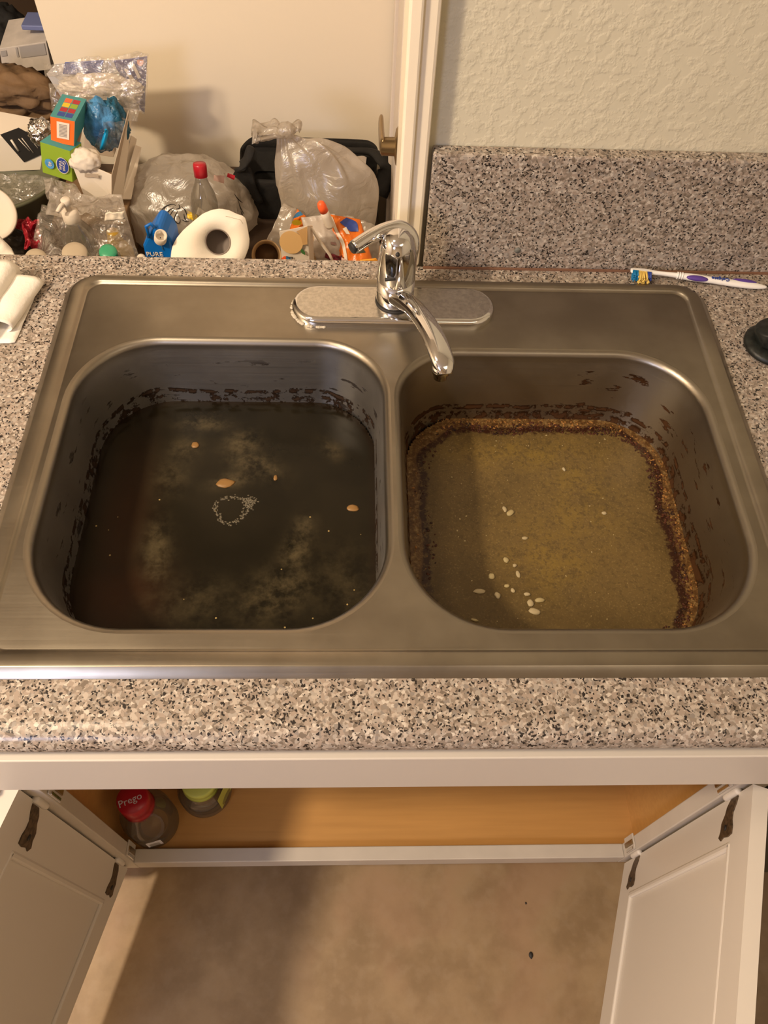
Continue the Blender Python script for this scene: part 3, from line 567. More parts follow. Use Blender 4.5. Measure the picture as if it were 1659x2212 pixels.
# neighbours under the same worktop
nb = empty('drawer_cabinet', (-.76, .27, 0), 'cream painted cabinet under the counter at the left edge', 'cabinet')
put('carcass', B((-1.05, YF, .1), (-.464, .42, .868)), M['white'], nb, False); put('drawer_front', B((-1.03, -.050, .706), (-.515, -.0305, .8565)), M['trim'], nb, False, bev=.004); put('cabinet_door', B((-1.03, -.050, .112), (-.475, -.0305, .69)), M['trim'], nb, False, bev=.003)
put('toe_board', B((-1.05, .045, 0), (-.464, .42, .1)), M['whitein'], nb, False)
dw = empty('dishwasher', (.80, .27, 0), 'dark olive dishwasher under the counter at the right edge', 'dishwasher')
put('dishwasher_body', B((.4765, -.02, .02), (1.08, .42, .868)), M['olive'], dw, False); put('front_panel', B((.480, -.055, .13), (1.076, -.0205, .74)), M['olive'], dw, False, bev=.004); put('control_panel', B((.480, -.060, .745), (1.076, -.0205, .862)), mat('cream_control_panel', (.62, .55, .44), .4), dw, False, bev=.004)
# bottles in the cabinet
def cab_bottle(c, R0, h, capm, label, rcap):
    b = empty('glass_jar', c, label, 'jar')
    put('jar_body', lathe(c, [(R0 * .55, .004), (R0 * .88, 0), (R0, .006), (R0, h * .22), (R0 * .95, h * .27), (R0, h * .32), (R0, h * .45), (R0 * .95, h * .55), (R0 * .82, h * .66), (R0 * .66, h * .76), (R0 * .62, h * .84)], 40, V((0, 0, 1)), False), M['bottle'], b)
    put('lid', lathe(c + V((0, 0, h * .80)), [(rcap * 1.06, 0), (rcap, .004), (rcap, h * .16), (rcap * 1.03, h * .17), (rcap * .98, h * .30), (rcap * .9, h * .32), (rcap * .3, h * .322)], 36), capm, b); return b
bc = V((-.396, .037, .1325)); b1 = cab_bottle(bc, .043, .160, M['red'], 'clear jar with a red cap just inside the left door', .0255)
text('Prego', M['label'], b1, bc + V((-.002, -.003, .160 * 1.1228)), (1, .45, 0), (-.45, 1, 0), .016)
put('label_patch', sheet(bc + V((.0, -.0436, .02)), bc + V((.024, -.037, .02)), bc + V((.024, -.037, .05)), bc + V((.0, -.0436, .05)), 4, 4, 0, 1), M['label'], b1)
bc = V((-.311, .090, .1325)); b2 = cab_bottle(bc, .046, .080, M['lime'], 'clear jar with a yellow green lid behind the red capped jar', .031)
put('label_patch', sheet(bc + V((.034, -.034, .02)), bc + V((.0485, .005, .02)), bc + V((.0485, .005, .08)), bc + V((.034, -.034, .08)), 6, 4, 0, 1), M['lime'], b2, label='yellow green side label')
#PILE
# ================================================================ clutter on the low table behind the counter
TZ = .600
tbl = empty('low_table', (-.5, .95, 0), 'dark low table under the heap of rubbish behind the counter', 'table')
put('tabletop', B((-1.25, .63, TZ - .03), (.0, 1.285, TZ)), M['brown'], tbl, False, bev=.003)
for x in (-1.2, -.05):
    for y in (.68, 1.24): put('leg', B((x - .02, y - .02, 0), (x + .02, y + .02, TZ - .03)), M['brown'], tbl, False)
shf = empty('side_cabinet', (-1.0, 1.65, 0), 'dark cabinet in the unlit corner past the cream wall', 'cabinet')
put('carcass', B((-1.5, 1.45, 0), (-.66, 1.9, .640)), M['brown'], shf, False); put('cabinet_top', B((-1.52, 1.43, .640), (-.65, 1.9, .656)), M['brown'], shf, False, bev=.002)
from mathutils.bvhtree import BVHTree
def bvh(o): return BVHTree.FromPolygons([o.matrix_basis @ v.co + (wloc(o.parent) if o.parent else V((0, 0, 0))) for v in o.data.vertices], [tuple(p.vertices) for p in o.data.polygons])
def hit(tree, px, py, off=.001):
    d = (at(px, py, y=1.0) - CP).normalized(); h = tree.ray_cast(CP, d)
    return (h[0] - d * off) if h[0] else None
def slab(pts, th, m, parent=None, name='panel', bev=.001, smooth=False, **k):
    """pts: world quad/polygon; thickened away from the viewer"""
    pts = [V(p) for p in pts]; n = (pts[1] - pts[0]).cross(pts[2] - pts[0]).normalized()
    if n.dot(CP - pts[0]) > 0: n = -n
    bm = bmesh.new(); a = [bm.verts.new(p) for p in pts]; b = [bm.verts.new(p + n * th) for p in pts]; bm.faces.new(a); bm.faces.new(b[::-1])
    for i in range(len(a)): bm.faces.new((a[i], a[(i + 1) % len(a)], b[(i + 1) % len(a)], b[i]))
    return put(name, bm, m, parent, smooth, bev=bev, **k)
def hexa(front, dv, m, parent, name, bev=.001, **k):
    """front = 4 world points, dv = depth vector"""
    f = [V(p) for p in front]; bm = bmesh.new(); a = [bm.verts.new(p) for p in f]; b = [bm.verts.new(p + V(dv)) for p in f]; bm.faces.new(a); bm.faces.new(b[::-1])
    for i in range(4): bm.faces.new((a[i], a[(i + 1) % 4], b[(i + 1) % 4], b[i]))
    return put(name, bm, m, parent, False, bev=bev, **k)
def Q(pts, y): return [at(px, py, y=(y if not isinstance(y, (list, tuple)) else y[i])) for i, (px, py) in enumerate(pts)]
def tow(p, d=.0006): return p + (CP - p).normalized() * d
def SM(a, b, c, d, **k): return sheet(a, b, c, d, **k)
# --- paper towel roll
P0 = at(470.6, 522.6, y=.765); k_ = (P0 - CP).dot(CF) / F; axd = V((-.16, .90, -.72)).normalized()
s_, u_ = frame(axd); s_ = s_ if s_.x > 0 else -s_; u_ = axd.cross(s_); u_ = u_ if u_.z > 0 else -u_
ro = [(366, 562), (366, 545), (372, 525), (384, 508), (402, 492), (428, 475), (448, 463), (468, 457), (486, 456), (505, 461), (520, 470), (534, 475), (537, 482), (538, 500), (539, 525), (535, 540), (524, 560), (508, 574), (485, 584), (455, 590), (420, 588), (392, 580)]
rolle = empty('paper_towel_roll', (P0.x - .03, P0.y + .08, TZ), 'big white paper towel roll with its grey hole facing forward', 'paper roll')
def ringpts(n, f): return [f(2 * math.pi * i / n) for i in range(n)]
def outer(a):   # radius of the traced loose outline in direction a (pixels)
    best = None; dx, dy = math.cos(a), -math.sin(a)
    for i in range(len(ro)):
        x1, y1 = ro[i][0] - 470.6, ro[i][1] - 522.6; x2, y2 = ro[(i + 1) % len(ro)][0] - 470.6, ro[(i + 1) % len(ro)][1] - 522.6
        ex, ey = x2 - x1, y2 - y1; den = dx * ey - dy * ex
        if abs(den) < 1e-9: continue
        t = (x1 * ey - y1 * ex) / den; s = (x1 * dy - y1 * dx) / den
        if t > 0 and 0 <= s <= 1: best = t
    return best or 70
n = 64; bm = bmesh.new(); Ls = []
def rp(a, r, h): return P0 + (s_ * math.cos(a) + u_ * math.sin(a)) * r * k_ + axd * h
for kind in ((1, .20), (1, .003), (.985, 0), (0, 0), (0, .2)):
    Ls.append([rp(2 * math.pi * i / n, outer(2 * math.pi * i / n) * kind[0] if kind[0] else 27, kind[1]) for i in range(n)])
bridge(bm, Ls); put('towel_winding', bm, M['paper'], rolle)
bm = bmesh.new(); bridge(bm, [[rp(2 * math.pi * i / n, r, h) for i in range(n)] for r, h in ((26.8, -.001), (25, -.001), (24.5, .001), (24.5, .19))]); put('cardboard_core', bm, mat('grey_core', (.26, .21, .18), .85), rolle, label='grey cardboard core')
bm = bmesh.new(); bm.faces.new([bm.verts.new(rp(2 * math.pi * i / n, 25, .030)) for i in range(n)]); put('core_inside', bm, mat('core_shadow', (.26, .215, .185), .9), rolle)
bm = loft([rp(math.radians(64 - i * 7), outer(math.radians(64 - i * 7)) * .80 + i * 1.2, -.0003) for i in range(6)], [.0003] * 6, 6); put('loose_sheet_edge', bm, M['beige'], rolle)
# --- blue carton
cart = empty('blue_carton', (at(340, 540, y=.78).x, .78, TZ), 'small bright blue carton with a white open spout', 'carton')
op = [(308, 560), (308, 532), (316, 515), (326, 500), (334, 489), (346, 492), (360, 506), (370, 522), (373, 560)]; tp_ = Q(op, .76); tp_[0].z = tp_[-1].z = TZ + .001
bm = bmesh.new(); a = [bm.verts.new(p) for p in tp_]; b = [bm.verts.new(p + V((.004, .045, 0))) for p in tp_]; bm.faces.new(a); bm.faces.new(b[::-1])
for i in range(len(a)): bm.faces.new((a[i], a[(i + 1) % len(a)], b[(i + 1) % len(a)], b[i]))
put('carton_body', bm, M['blue'], cart, False, bev=.004)
sc_ = at(347, 512, y=.752); sax = (CP - sc_).normalized() * .8 + V((.15, 0, .45)); put('spout', lathe(sc_, [(.0095, -.012), (.0095, .008), (.0075, .008), (.007, -.004), (.001, -.004)], 26, sax, caps=False), M['foam'], cart)
tt = at(330, 494, y=.757); put('gable_tab', loft([tt + V((-.009, 0, -.016)), tt + V((-.009, 0, .004)), tt + V((-.001, 0, .009)), tt + V((.003, 0, .002))], [.0028] * 4, 10), M['blue'], cart)
put('crease', loft(Q([(333, 505), (345, 520), (352, 540)], .7585), [.0008] * 3, 8), M['sky'], cart)
text('PURE', M['card'], cart, at(334, 549.5, y=.7588), (1, 0, 0), (0, 0, 1), .0115)
# --- pastry box (white, print turned sideways)
by = .765; TL, TR = at(603, 500, y=by), at(665, 487, y=by + .004)
pbx = empty('snack_box', (TL.x + .025, by + .03, TZ), 'white card box printed with a round tan biscuit and leaf', 'box')
hexa([V((TL.x, by, TZ + .001)), V((TR.x, by + .004, TZ + .001)), TR, TL], (.006, .026, -.019), M['card'], pbx, 'carton')
f0 = by - .0008
put('biscuit_print', oval(at(629, 524, y=f0), (1, 0, 0), (0, 0, 1), .0185, .0215, 30), M['biscuit'] if 'biscuit' in M else M.setdefault('biscuit', mat('biscuit_print', (.74, .47, .20), .6)), pbx, False, label='round tan biscuit print')
put('biscuit_print', poly(Q([(640, 500), (664, 489), (664, 528), (654, 529), (651, 515), (646, 506)], f0 - .0003)), mat('biscuit_print_shade', (.62, .37, .15), .6), pbx, False, label='tan biscuit print cut by the box edge')
put('leaf_print', poly(Q([(650, 538), (655, 540), (659, 545), (659, 551), (653, 548), (650, 544)], f0)), M['greendk'], pbx, False)
put('emblem_print', poly([at(618 + 11 * math.cos(math.radians(a)), 564 - 11 * math.sin(math.radians(a)), y=f0) for a in range(95, 200, 12)] + [at(618, 564, y=f0)]), M['hotor'], pbx, False)
put('emblem_print', poly([at(618 + 11 * math.cos(math.radians(a)), 564 - 11 * math.sin(math.radians(a)), y=f0 - .0002) for a in range(-20, 90, 12)] + [at(618, 564, y=f0)]), M['sky'], pbx, False)
text('pears', M['ink'], pbx, at(631, 571, y=f0), (0, 0, -1), (1, 0, 0), .014)
# --- white grocery bag with print, its bottle and wrappers
b0 = at(405, 452, y=1.08)
gb = put('grocery_bag', blob(b0, (.128, .100, .094), .10, 2.1, 3, 5, None, True, TZ + .001), M['bag'], None, True, 'wide crumpled white grocery bag with a black hair-like print', 'bag')
tr_ = bvh(gb); bp_ = empty('bag_print', (0, 0, 0)); bp_.parent = gb; bp_.location = -V(gb.location)
def stroke(pts, w, m, tree, parent, name='print_stroke', off=.0012):
    ps = []
    pts = smoothpath([V((a, b, 0)) for a, b in pts], [1] * len(pts), 4)[0]
    for p in pts:
        h = hit(tree, p.x, p.y, off)
        if h: ps.append(h)
    if len(ps) < 3: return
    return put(name, loft(ps, [w * (1 - abs(2 * i / (len(ps) - 1) - 1) * .7) for i in range(len(ps))], 6), m, parent)
bpy.data.objects.remove(bp_)
bmj = bmesh.new()
for st in [[(346, 458), (352, 450), (362, 444), (372, 441), (380, 444)], [(358, 446), (354, 453), (360, 459), (368, 452), (377, 449)], [(376, 452), (369, 462), (366, 473), (371, 480), (376, 470)], [(384, 456), (378, 466), (377, 476), (385, 483), (389, 476), (385, 466)], [(386, 441), (388, 449), (380, 452)], [(392, 446), (400, 455), (404, 466)], [(397, 462), (399, 472), (404, 480)], [(392, 474), (400, 478), (408, 478)], [(506, 418), (514, 430), (524, 438)], [(514, 432), (520, 450), (527, 462)], [(520, 455), (526, 470)]]:
    o = stroke(st, .0011, M['ink'], tr_, None)
    if o:
        me = o.data
        for v in me.vertices: v.co += V(o.location)
        bmj.from_mesh(me); bpy.data.objects.remove(o); bpy.data.meshes.remove(me)
put('hair_print', bmj, M['ink'], gb, label='black hair-like line print')
wb = empty('clear_bottle', at(437, 425, y=.985), 'clear bottle with a red cap rising out of the white bag', 'bottle')
c0 = at(440, 430, y=.975); c1 = at(437, 395, y=.985); bax = (c1 - c0).normalized() * .6 + V((0, .1, .8)); bax.normalize()
put('bottle_body', lathe(c0 - bax * .09, [(.020, 0), (.024, .004), (.024, .085), (.021, .10), (.013, .118), (.0105, .126), (.0105, .135)], 32, bax), M['bottle'], wb)
put('bottle_cap', lathe(c0 + bax * .040, [(.0118, 0), (.0118, .019), (.0108, .0225), (.003, .023)], 20, bax), M['red'], wb)
p = [hit(tr_, x, y, .003) or at(x, y, y=.97) for x, y in ((404, 470), (424, 478), (428, 466), (404, 456))]
put('wrapper', SM(*p, nu=10, nv=10, amp=.004, fr=80, seed=4), M['yellow'], None, True, 'small yellow wrapper scrap on the grocery bag', 'wrapper', solid=.0004)
p = [hit(tr_, x, y, .004) or at(x, y, y=.97) for x, y in ((424, 462), (436, 470), (446, 458), (428, 447))]
tk = put('torn_label', SM(*p, nu=6, nv=6, amp=.001, fr=80, seed=5), M['card'], None, True, 'torn white and red label beside the yellow wrapper', 'label', solid=.0004)
put('red_part', SM(tow(p[1], .002), tow(p[1], .002) + (p[2] - p[3]) * .5 + V((.006, 0, 0)), tow(p[2], .002) + V((.006, 0, 0)), tow(p[2], .002), nu=5, nv=5, amp=.001, fr=80), M['red'], tk)
put('red_tape', SM(*Q([(462, 378), (485, 380), (484, 396), (461, 390)], 1.03), nu=6, nv=6, amp=.002, fr=60), mat('faded_pink_tape', (.55, .36, .30), .6), gb)
put('red_tag', SM(*Q([(492, 374), (508, 380), (506, 388), (490, 382)], 1.03), nu=6, nv=6, amp=.002, fr=60), M['red'], gb)
# --- black tote behind
tz = at(680, 374, y=1.14).z
def toteloop(z, o, sd_): 
    L = rr(-.275 + o, -.004 - o * .3, 1.085 + o, 1.225 - o, .03, z, 6)
    return [p + noise.noise_vector(p * 11 + V((0, 0, sd_ * .3))) * .022 for p in L]
bm = bmesh.new(); bridge(bm, [toteloop(TZ + .002, .02, 1), toteloop(TZ + .06, .0, 1), toteloop(TZ + .12, .0, 2), toteloop(tz - .02, .004, 2), toteloop(tz + .006, .003, 3), toteloop(tz + .002, .007, 3), toteloop(tz - .05, .012, 3)])
for v in bm.verts: v.co.x = min(v.co.x, .004); v.co.z = max(v.co.z, TZ + .001)
tote = empty('black_bag', (-.145, 1.155, TZ), 'black cloth bag slumped behind the knotted white bag', 'bag')
put('bag_body', bm, M['black'], tote, sub=1)
p_, r_ = smoothpath(Q([(548, 420), (530, 385), (524, 360), (535, 345), (540, 325), (538, 316)], [1.10, 1.09, 1.08, 1.09, 1.10, 1.11]), [(.03, .012), (.022, .010), (.013, .006), (.010, .006), (.009, .005), (.004, .003)], 4); put('bag_handle', loft(p_, r_, 12, .25, 5, 3), M['black'], tote)
p_, r_ = smoothpath(Q([(718, 325), (760, 326), (800, 328), (826, 345), (836, 370), (818, 420)], [1.16, 1.16, 1.15, 1.13, 1.12, 1.10]), [(.006, .005), (.007, .006), (.009, .006), (.014, .008), (.017, .010), (.02, .012)], 4); put('bag_handle', loft(p_, r_, 12, .25, 5, 4), M['black'], tote)
put('lining', SM(*Q([(735, 332), (792, 340), (788, 368), (740, 352)], [1.14, 1.135, 1.10, 1.12]), nu=10, nv=10, amp=.004, fr=40), M['greycard'], tote, label='pale grey lining')
# --- tied white bag
tied = empty('knotted_bag', (-.12, 1.0, TZ), 'white plastic bag gathered into a knot at its top left', 'bag')
cs = [((615, 284), 1.02, 9, 9), ((619, 300), 1.015, 22, 16), ((632, 325), 1.01, 46, 32), ((660, 360), 1.0, 74, 52), ((692, 400), .995, 99, 72), ((712, 440), .99, 106, 80), ((722, 480), .985, 98, 78), ((726, 512), .985, 76, 62), ((727, 530), .985, 40, 34)]
pts = [at(*c, y=y) for c, y, a, b in cs]; kk = [(p - CP).dot(CF) / F for p in pts]
p_, r_ = smoothpath(pts, [(a * k, b * k * .55) for (c, y, a, b), k in zip(cs, kk)], 7); nn = len(p_)
bm = loft(p_, r_, 72, .42, 7, 1.3, True, V((0, 1, 0)), [max(.13, 1.1 - i / nn * 1.5) for i in range(nn)], .010, 17)
for v in bm.verts: v.co.z = max(v.co.z, TZ + .001)
tbo = put('bag_body', bm, M['bag'], tied, sub=1)
kn = at(618, 282, y=1.0); put('knot', blob(kn, (.015, .012, .011), .35, 2.2, 5, 3), M['bag'], tied)
ear = [((612, 286), 1.0, 8, 5), ((598, 282), 1.0, 15, 7), ((580, 283), 1.0, 21, 9), ((562, 287), 1.0, 26, 9), ((546, 291), 1.0, 24, 6)]
p_, r_ = smoothpath([at(*c, y=y) for c, y, a, b in ear], [(b * .00085, a * .00085) for c, y, a, b in ear], 6); nn = len(p_)
put('ear', loft(p_, r_, 36, .8, 7, 2.2, True, V((0, 1, 0)), [.3 + i / nn for i in range(nn)], .014, 45), M['bag'], tied)
p_, r_ = smoothpath(Q([(624, 280), (634, 272), (645, 268), (650, 276)], 1.01), [(.004, .007), (.004, .010), (.003, .011), (.002, .008)], 5); put('ear', loft(p_, r_, 24, .5, 5, 1, True, V((0, 1, 0)), None, .005, 50), M['bag'], tied)
# --- open white carrier bag with snack packets at the counter edge
ob = empty('carrier_bag', (-.15, .9, TZ), 'open white carrier bag holding snack packets by the faucet', 'bag')
put('left_flap', SM(*Q([(534, 600), (640, 600), (652, 462), (612, 440)], [.83, .84, .95, .96]), nu=26, nv=26, amp=.014, fr=16, seed=3), M['bag'], ob, solid=.0004)
put('right_flap', SM(*Q([(728, 600), (838, 600), (814, 490), (742, 462)], [.86, .87, .94, .95]), nu=26, nv=26, amp=.012, fr=18, seed=6), M['bag'], ob, solid=.0004)
put('bag_base', SM(V((-.24, .84, TZ + .004)), V((-.03, .84, TZ + .004)), V((-.03, .98, TZ + .004)), V((-.24, .98, TZ + .004)), nu=10, nv=10, amp=.003, fr=20), M['bag'], ob, solid=.0004)
def pillow(u, v): return .016 * (math.sin(math.pi * u) * math.sin(math.pi * min(1, v * 1.1 + .02))) ** .6 if 0 < u < 1 and 0 < v < .97 else 0
sb = empty('snack_packet', at(715, 520, y=.86), 'grey and orange snack packet with a white stripe near the faucet', 'packet')
c4 = Q([(686, 600), (762, 600), (724, 462), (650, 470)], [.79, .79, .86, .86])
if (c4[1] - c4[0]).cross(c4[3] - c4[0]).dot(CP - c4[0]) < 0: pass
gp = put('packet_front', SM(*c4, nu=26, nv=26, amp=.004, fr=40, seed=8, lift=pillow), M['greybag'], sb, solid=.0004); tg = bvh(gp)
def onp(tree, pts, m, name, parent, y=.85, off=.002, label=None, n=6):
    """strip between two pixel polylines laid on a surface"""
    bm = bmesh.new(); A_, B_ = pts; rows = []
    A_ = smoothpath([V((a, b, 0)) for a, b in A_], [1] * len(A_), n)[0]; B_ = smoothpath([V((a, b, 0)) for a, b in B_], [1] * len(B_), n)[0]
    for a, b in zip(A_, B_):
        row = []
        for k in range(6):
            p = a.lerp(b, k / 5); h = hit(tree, p.x, p.y, off); row.append(bm.verts.new(h or at(p.x, p.y, y=y)))
        rows.append(row)
    for r1, r2 in zip(rows, rows[1:]):
        for k in range(5): bm.faces.new((r1[k], r1[k + 1], r2[k + 1], r2[k]))
    return put(name, bm, m, parent, label=label)
op2 = put('packet_side', SM(*Q([(742, 600), (816, 600), (778, 474), (706, 462)], [.79, .79, .855, .855]), nu=26, nv=26, amp=.004, fr=40, seed=9, lift=lambda u, v: pillow(u, v) * .8), M['orangebag'], sb, solid=.0004, label='orange side of the packet'); t2 = bvh(op2)
onp(t2, ([(712, 468), (724, 500), (738, 530), (746, 570)], [(718, 468), (730, 498), (744, 525), (752, 570)]), M['card'], 'white_stripe', sb)
onp(t2, ([(734, 480), (742, 487), (757, 500)], [(748, 470), (770, 480), (774, 500)]), M['bluedk'], 'picture_print', sb, label='dark blue picture print')
onp(t2, ([(740, 494), (748, 505)], [(748, 490), (756, 506)]), M['card'], 'print_patch', sb)
onp(tg, ([(714, 522), (715, 528)], [(726, 524), (727, 530)]), mat('mauve_print', (.30, .18, .16), .5), 'print_patch', sb)
onp(t2, ([(760, 520), (766, 548)], [(769, 515), (790, 545)]), mat('dark_green_print', (.06, .06, .03), .4), 'print_patch', sb)
sp2 = empty('small_packet', at(650, 480, y=.90), 'small orange yellow and blue packet behind the biscuit box', 'packet')
put('packet', SM(*Q([(620, 510), (672, 505), (660, 466), (642, 455)], .905), nu=14, nv=14, amp=.005, fr=40, seed=4, lift=lambda u, v: .4 * pillow(u, v)), M['orangebag'], sp2, solid=.0004)
put('yellow_print', oval(at(641, 481, y=.886), (1, 0, 0), (0, -.3, 1), .0085, .0075), M['yellow'], sp2, False); put('blue_print', poly(Q([(632, 472), (640, 460), (648, 456), (655, 464), (640, 470)], .888)), M['sky'], sp2, False)
ot = empty('glue_tube', at(700, 460, y=.85), 'small white tube with a bright orange cap standing in the bag', 'tube')
tq = Q([(712, 484), (704, 466), (698, 452), (692, 437)], [.825, .822, .82, .818]); tdv = (tq[3] - tq[0]).normalized()
put('tube_body', loft([tq[0] - tdv * .004, tq[0], tq[1], tq[2]], [.0078, .008, .0075, .0065], 20), M['card'], ot); put('tube_cap', loft([tq[2] - tdv * .004, tq[2] + tdv * .006, tq[3] - tdv * .002, tq[3] + tdv * .001], [.0072, .0072, .0058, .003], 20), M['hotor'], ot)
put('round_dot', oval(tow(at(698.5, 454.5, y=.84), .0085), CR, CU, .0036, .0032), M['ink'], ot, False)
put('orange_slip', SM(*Q([(774, 572), (822, 572), (812, 557), (778, 561)], .74), nu=6, nv=6, amp=.001, fr=40), M['yellow'].copy() if False else mat('amber_card', (.90, .36, .02), .5), None, True, 'amber card edge showing just left of the faucet body', 'card', solid=.002)
put('maroon_wrapper', SM(*Q([(700, 560), (742, 568), (738, 552), (704, 545)], .80), nu=10, nv=8, amp=.004, fr=70, seed=3), M['maroon'], None, True, 'maroon wrapper below the grey and orange packet', 'wrapper', solid=.0006)
put('pink_slip', SM(*Q([(736, 575), (762, 575), (752, 562), (738, 557)], .755), nu=6, nv=6, amp=.002, fr=70, seed=5), mat('pink_paper', (.66, .44, .36), .7), None, True, 'pale pink paper corner at the counter edge', 'paper', solid=.0006)
kx = empty('kraft_pouch', at(690, 540, y=.80), 'tan paper pouch between the biscuit box and grey packet', 'pouch')
put('pouch_side', SM(*Q([(668, 590), (715, 590), (700, 530), (668, 488)], [.79, .79, .83, .84]), nu=14, nv=14, amp=.003, fr=40, seed=7), M['tan'], kx, solid=.0006); put('pouch_fold', loft(Q([(672, 492), (690, 520), (712, 550), (722, 572)], .785), [.0022, .0028, .0025, .002], 8), M['card'], kx)
cup = empty('paper_cup', at(575, 552, y=.80), 'tan paper cup lying open between the roll and the box', 'cup')
cc_ = at(576, 552, y=.80); cdv = (cc_ - CP).normalized(); put('cup_wall', lathe(cc_, [(.020, .05), (.024, .001), (.025, 0), (.023, 0), (.018, .04)], 32, cdv, False), M['tan'], cup); put('cup_base', lathe(cc_ + cdv * .03, [(.019, 0), (.018, .001)], 24, cdv), M['kraft'], cup)
# --- cardboard box under the heap and the white open box
put('cardboard_box', B((-.60, .96, TZ + .001), (-.47, 1.12, .690)), M['kraft'], None, False, 'low brown cardboard box buried under the clear wrapping', 'box', bev=.002)
wx = empty('open_white_box', at(220, 400, y=1.0), 'tall open white card box full of crumpled blue plastic', 'box')
slab(Q([(183, 428), (243, 428), (242, 378), (214, 366), (150, 342)], [.985, .985, .99, .99, .985]), .0025, M['card'], wx, 'front_panel')
slab(Q([(242, 428), (266, 428), (287, 236), (279, 238)], [.985, 1.02, 1.12, 1.10]), .002, M['card'], wx, 'right_panel', label='outer face of the right panel')
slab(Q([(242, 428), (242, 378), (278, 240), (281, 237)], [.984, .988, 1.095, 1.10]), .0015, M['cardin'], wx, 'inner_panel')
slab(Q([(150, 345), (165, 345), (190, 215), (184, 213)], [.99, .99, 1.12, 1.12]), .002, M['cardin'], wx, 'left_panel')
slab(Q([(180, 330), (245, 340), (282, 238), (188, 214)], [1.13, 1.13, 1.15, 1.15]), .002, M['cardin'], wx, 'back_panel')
put('notch', poly([tow(p, .002) for p in Q([(183, 375), (212, 376), (213, 386), (203, 383), (190, 384), (183, 382)], .985)]), M['cardin'], wx, False)
for i, q4 in enumerate([[(262, 430), (284, 430), (306, 318), (292, 312)], [(252, 430), (272, 430), (296, 300), (284, 292)]]):
    slab(Q(q4, [1.02 + .02 * i, 1.03 + .02 * i, 1.13 + .01 * i, 1.12 + .01 * i]), .004, M['card'], None, 'flattened_box', label=['flattened white card leaning at the right of the open box', 'white card flap tucked behind the open box'][i], cat='card')
put('plastic_wrap', blob(at(218, 270, y=1.08), (.028, .020, .042), .30, 1.7, 2, 4), M['sky'], None, True, 'crumpled sky blue plastic in the open white box', 'plastic')
put('plastic_wrap', blob(at(250, 268, y=1.09), (.020, .018, .040), .30, 1.8, 6, 4), M['bluedeep'], None, True, 'dark teal plastic at the right inside of the white box', 'plastic')
put('blue_strip', loft(Q([(220, 318), (226, 300), (230, 286), (228, 280)], 1.04), [(.008, .004), (.010, .004), (.007, .003), (.003, .002)], 14, .2, 4), M['cyan'], None, True, 'bright blue plastic strip in front of the sky blue plastic', 'plastic')
put('bubble_plastic', SM(*Q([(200, 330), (262, 320), (268, 262), (222, 262)], [1.04, 1.05, 1.06, 1.06]), nu=24, nv=24, amp=.014, fr=40, seed=12), M['clear'], None, True, 'clear plastic over the blue plastic in the box', 'plastic')
put('foam_wad', blob(at(182, 346, y=1.0), (.027, .020, .020), .18, 1.8, 9, 4), M['foam'], None, True, 'crumpled pale foam wad below the orange and teal box', 'foam')
# orange and teal box
f = Q([(110, 307), (160, 316), (162, 262), (108, 251)], [1.0, 1.0, 1.005, 1.005]); dq = at(187, 214, z=f[2].z) - f[2]
ox = empty('orange_teal_box', (f[0] + f[1]) / 2, 'small orange and teal card box with a white barcode label', 'box')
hexa(f, dq, M['orange'], ox, 'carton')
def face(poly4, m, name, d=.0006, **k): return slab([tow(p, d) for p in poly4], .0003, m, ox, name, 0, **k)
face([f[3], f[2], f[2] + dq, f[3] + dq], M['teal'], 'top_face', label='teal printed top'); face([f[1], f[2], f[2] + dq, f[1] + dq], M['teal'], 'side_face', label='teal side')
def bil(q, u, v): return (q[0] * (1 - u) + q[1] * u) * (1 - v) + (q[3] * (1 - u) + q[2] * u) * v
tq4 = [f[3], f[2], f[2] + dq, f[3] + dq]; cols = [M['bluedk'], M['bluedk'], M['red'], M['red'], M['yellow'], M['green'], M['hotor'], M['red']]
for i in range(8):
    u0, v0 = .22 + .32 * (i % 2), .10 + .20 * (i // 2); face([bil(tq4, u0, v0), bil(tq4, u0 + .28, v0), bil(tq4, u0 + .28, v0 + .17), bil(tq4, u0, v0 + .17)], cols[i], 'print_square', .0012)
face([bil(f, u, v) for u, v in ((.26, .22), (.78, .22), (.78, .86), (.26, .86))], M['card'], 'barcode_label', .0012)
for i in range(9): v0 = .30 + i * .055; face([bil(f, u, v) for u, v in ((.36, v0), (.68, v0), (.68, v0 + .028), (.36, v0 + .028))], M['greyprint'], 'barcode_bar', .0018)
# green box
f = Q([(92, 373), (157, 394), (151, 326), (86, 306)], [.985, .985, .99, .99]); dq = at(112, 288, z=f[3].z) - f[3]
gx = empty('green_box', (f[0] + f[1]) / 2, 'lime green card box with a blue oval emblem', 'box'); hexa(f, dq, M['green'], gx, 'carton')
ox = gx; face([f[3], f[2], f[2] + dq, f[3] + dq], M['teal'], 'top_face', label='teal top')
gr, gu = (f[1] - f[0]), (f[3] - f[0])
put('emblem_rim', oval(tow(at(135, 358, y=.985), .0012), gr, gu, .0105, .0145), M['card'], gx, False); put('emblem', oval(tow(at(135, 358, y=.985), .0016), gr, gu, .0095, .0135), M['bluedk'], gx, False, label='blue oval emblem')
for s, dx in (('Great', .0026), ('Value', -.0030)): text(s, M['card'], gx, tow(at(135, 358, y=.985), .0022) + gr.normalized() * dx, -gu, gr, .0078)
put('count_disc', oval(tow(at(107, 354, y=.985), .0012), gr, gu, .0078, .0088), M['sky'], gx, False); text('40', M['card'], gx, tow(at(107, 354, y=.985), .002), -gu, gr, .0085)
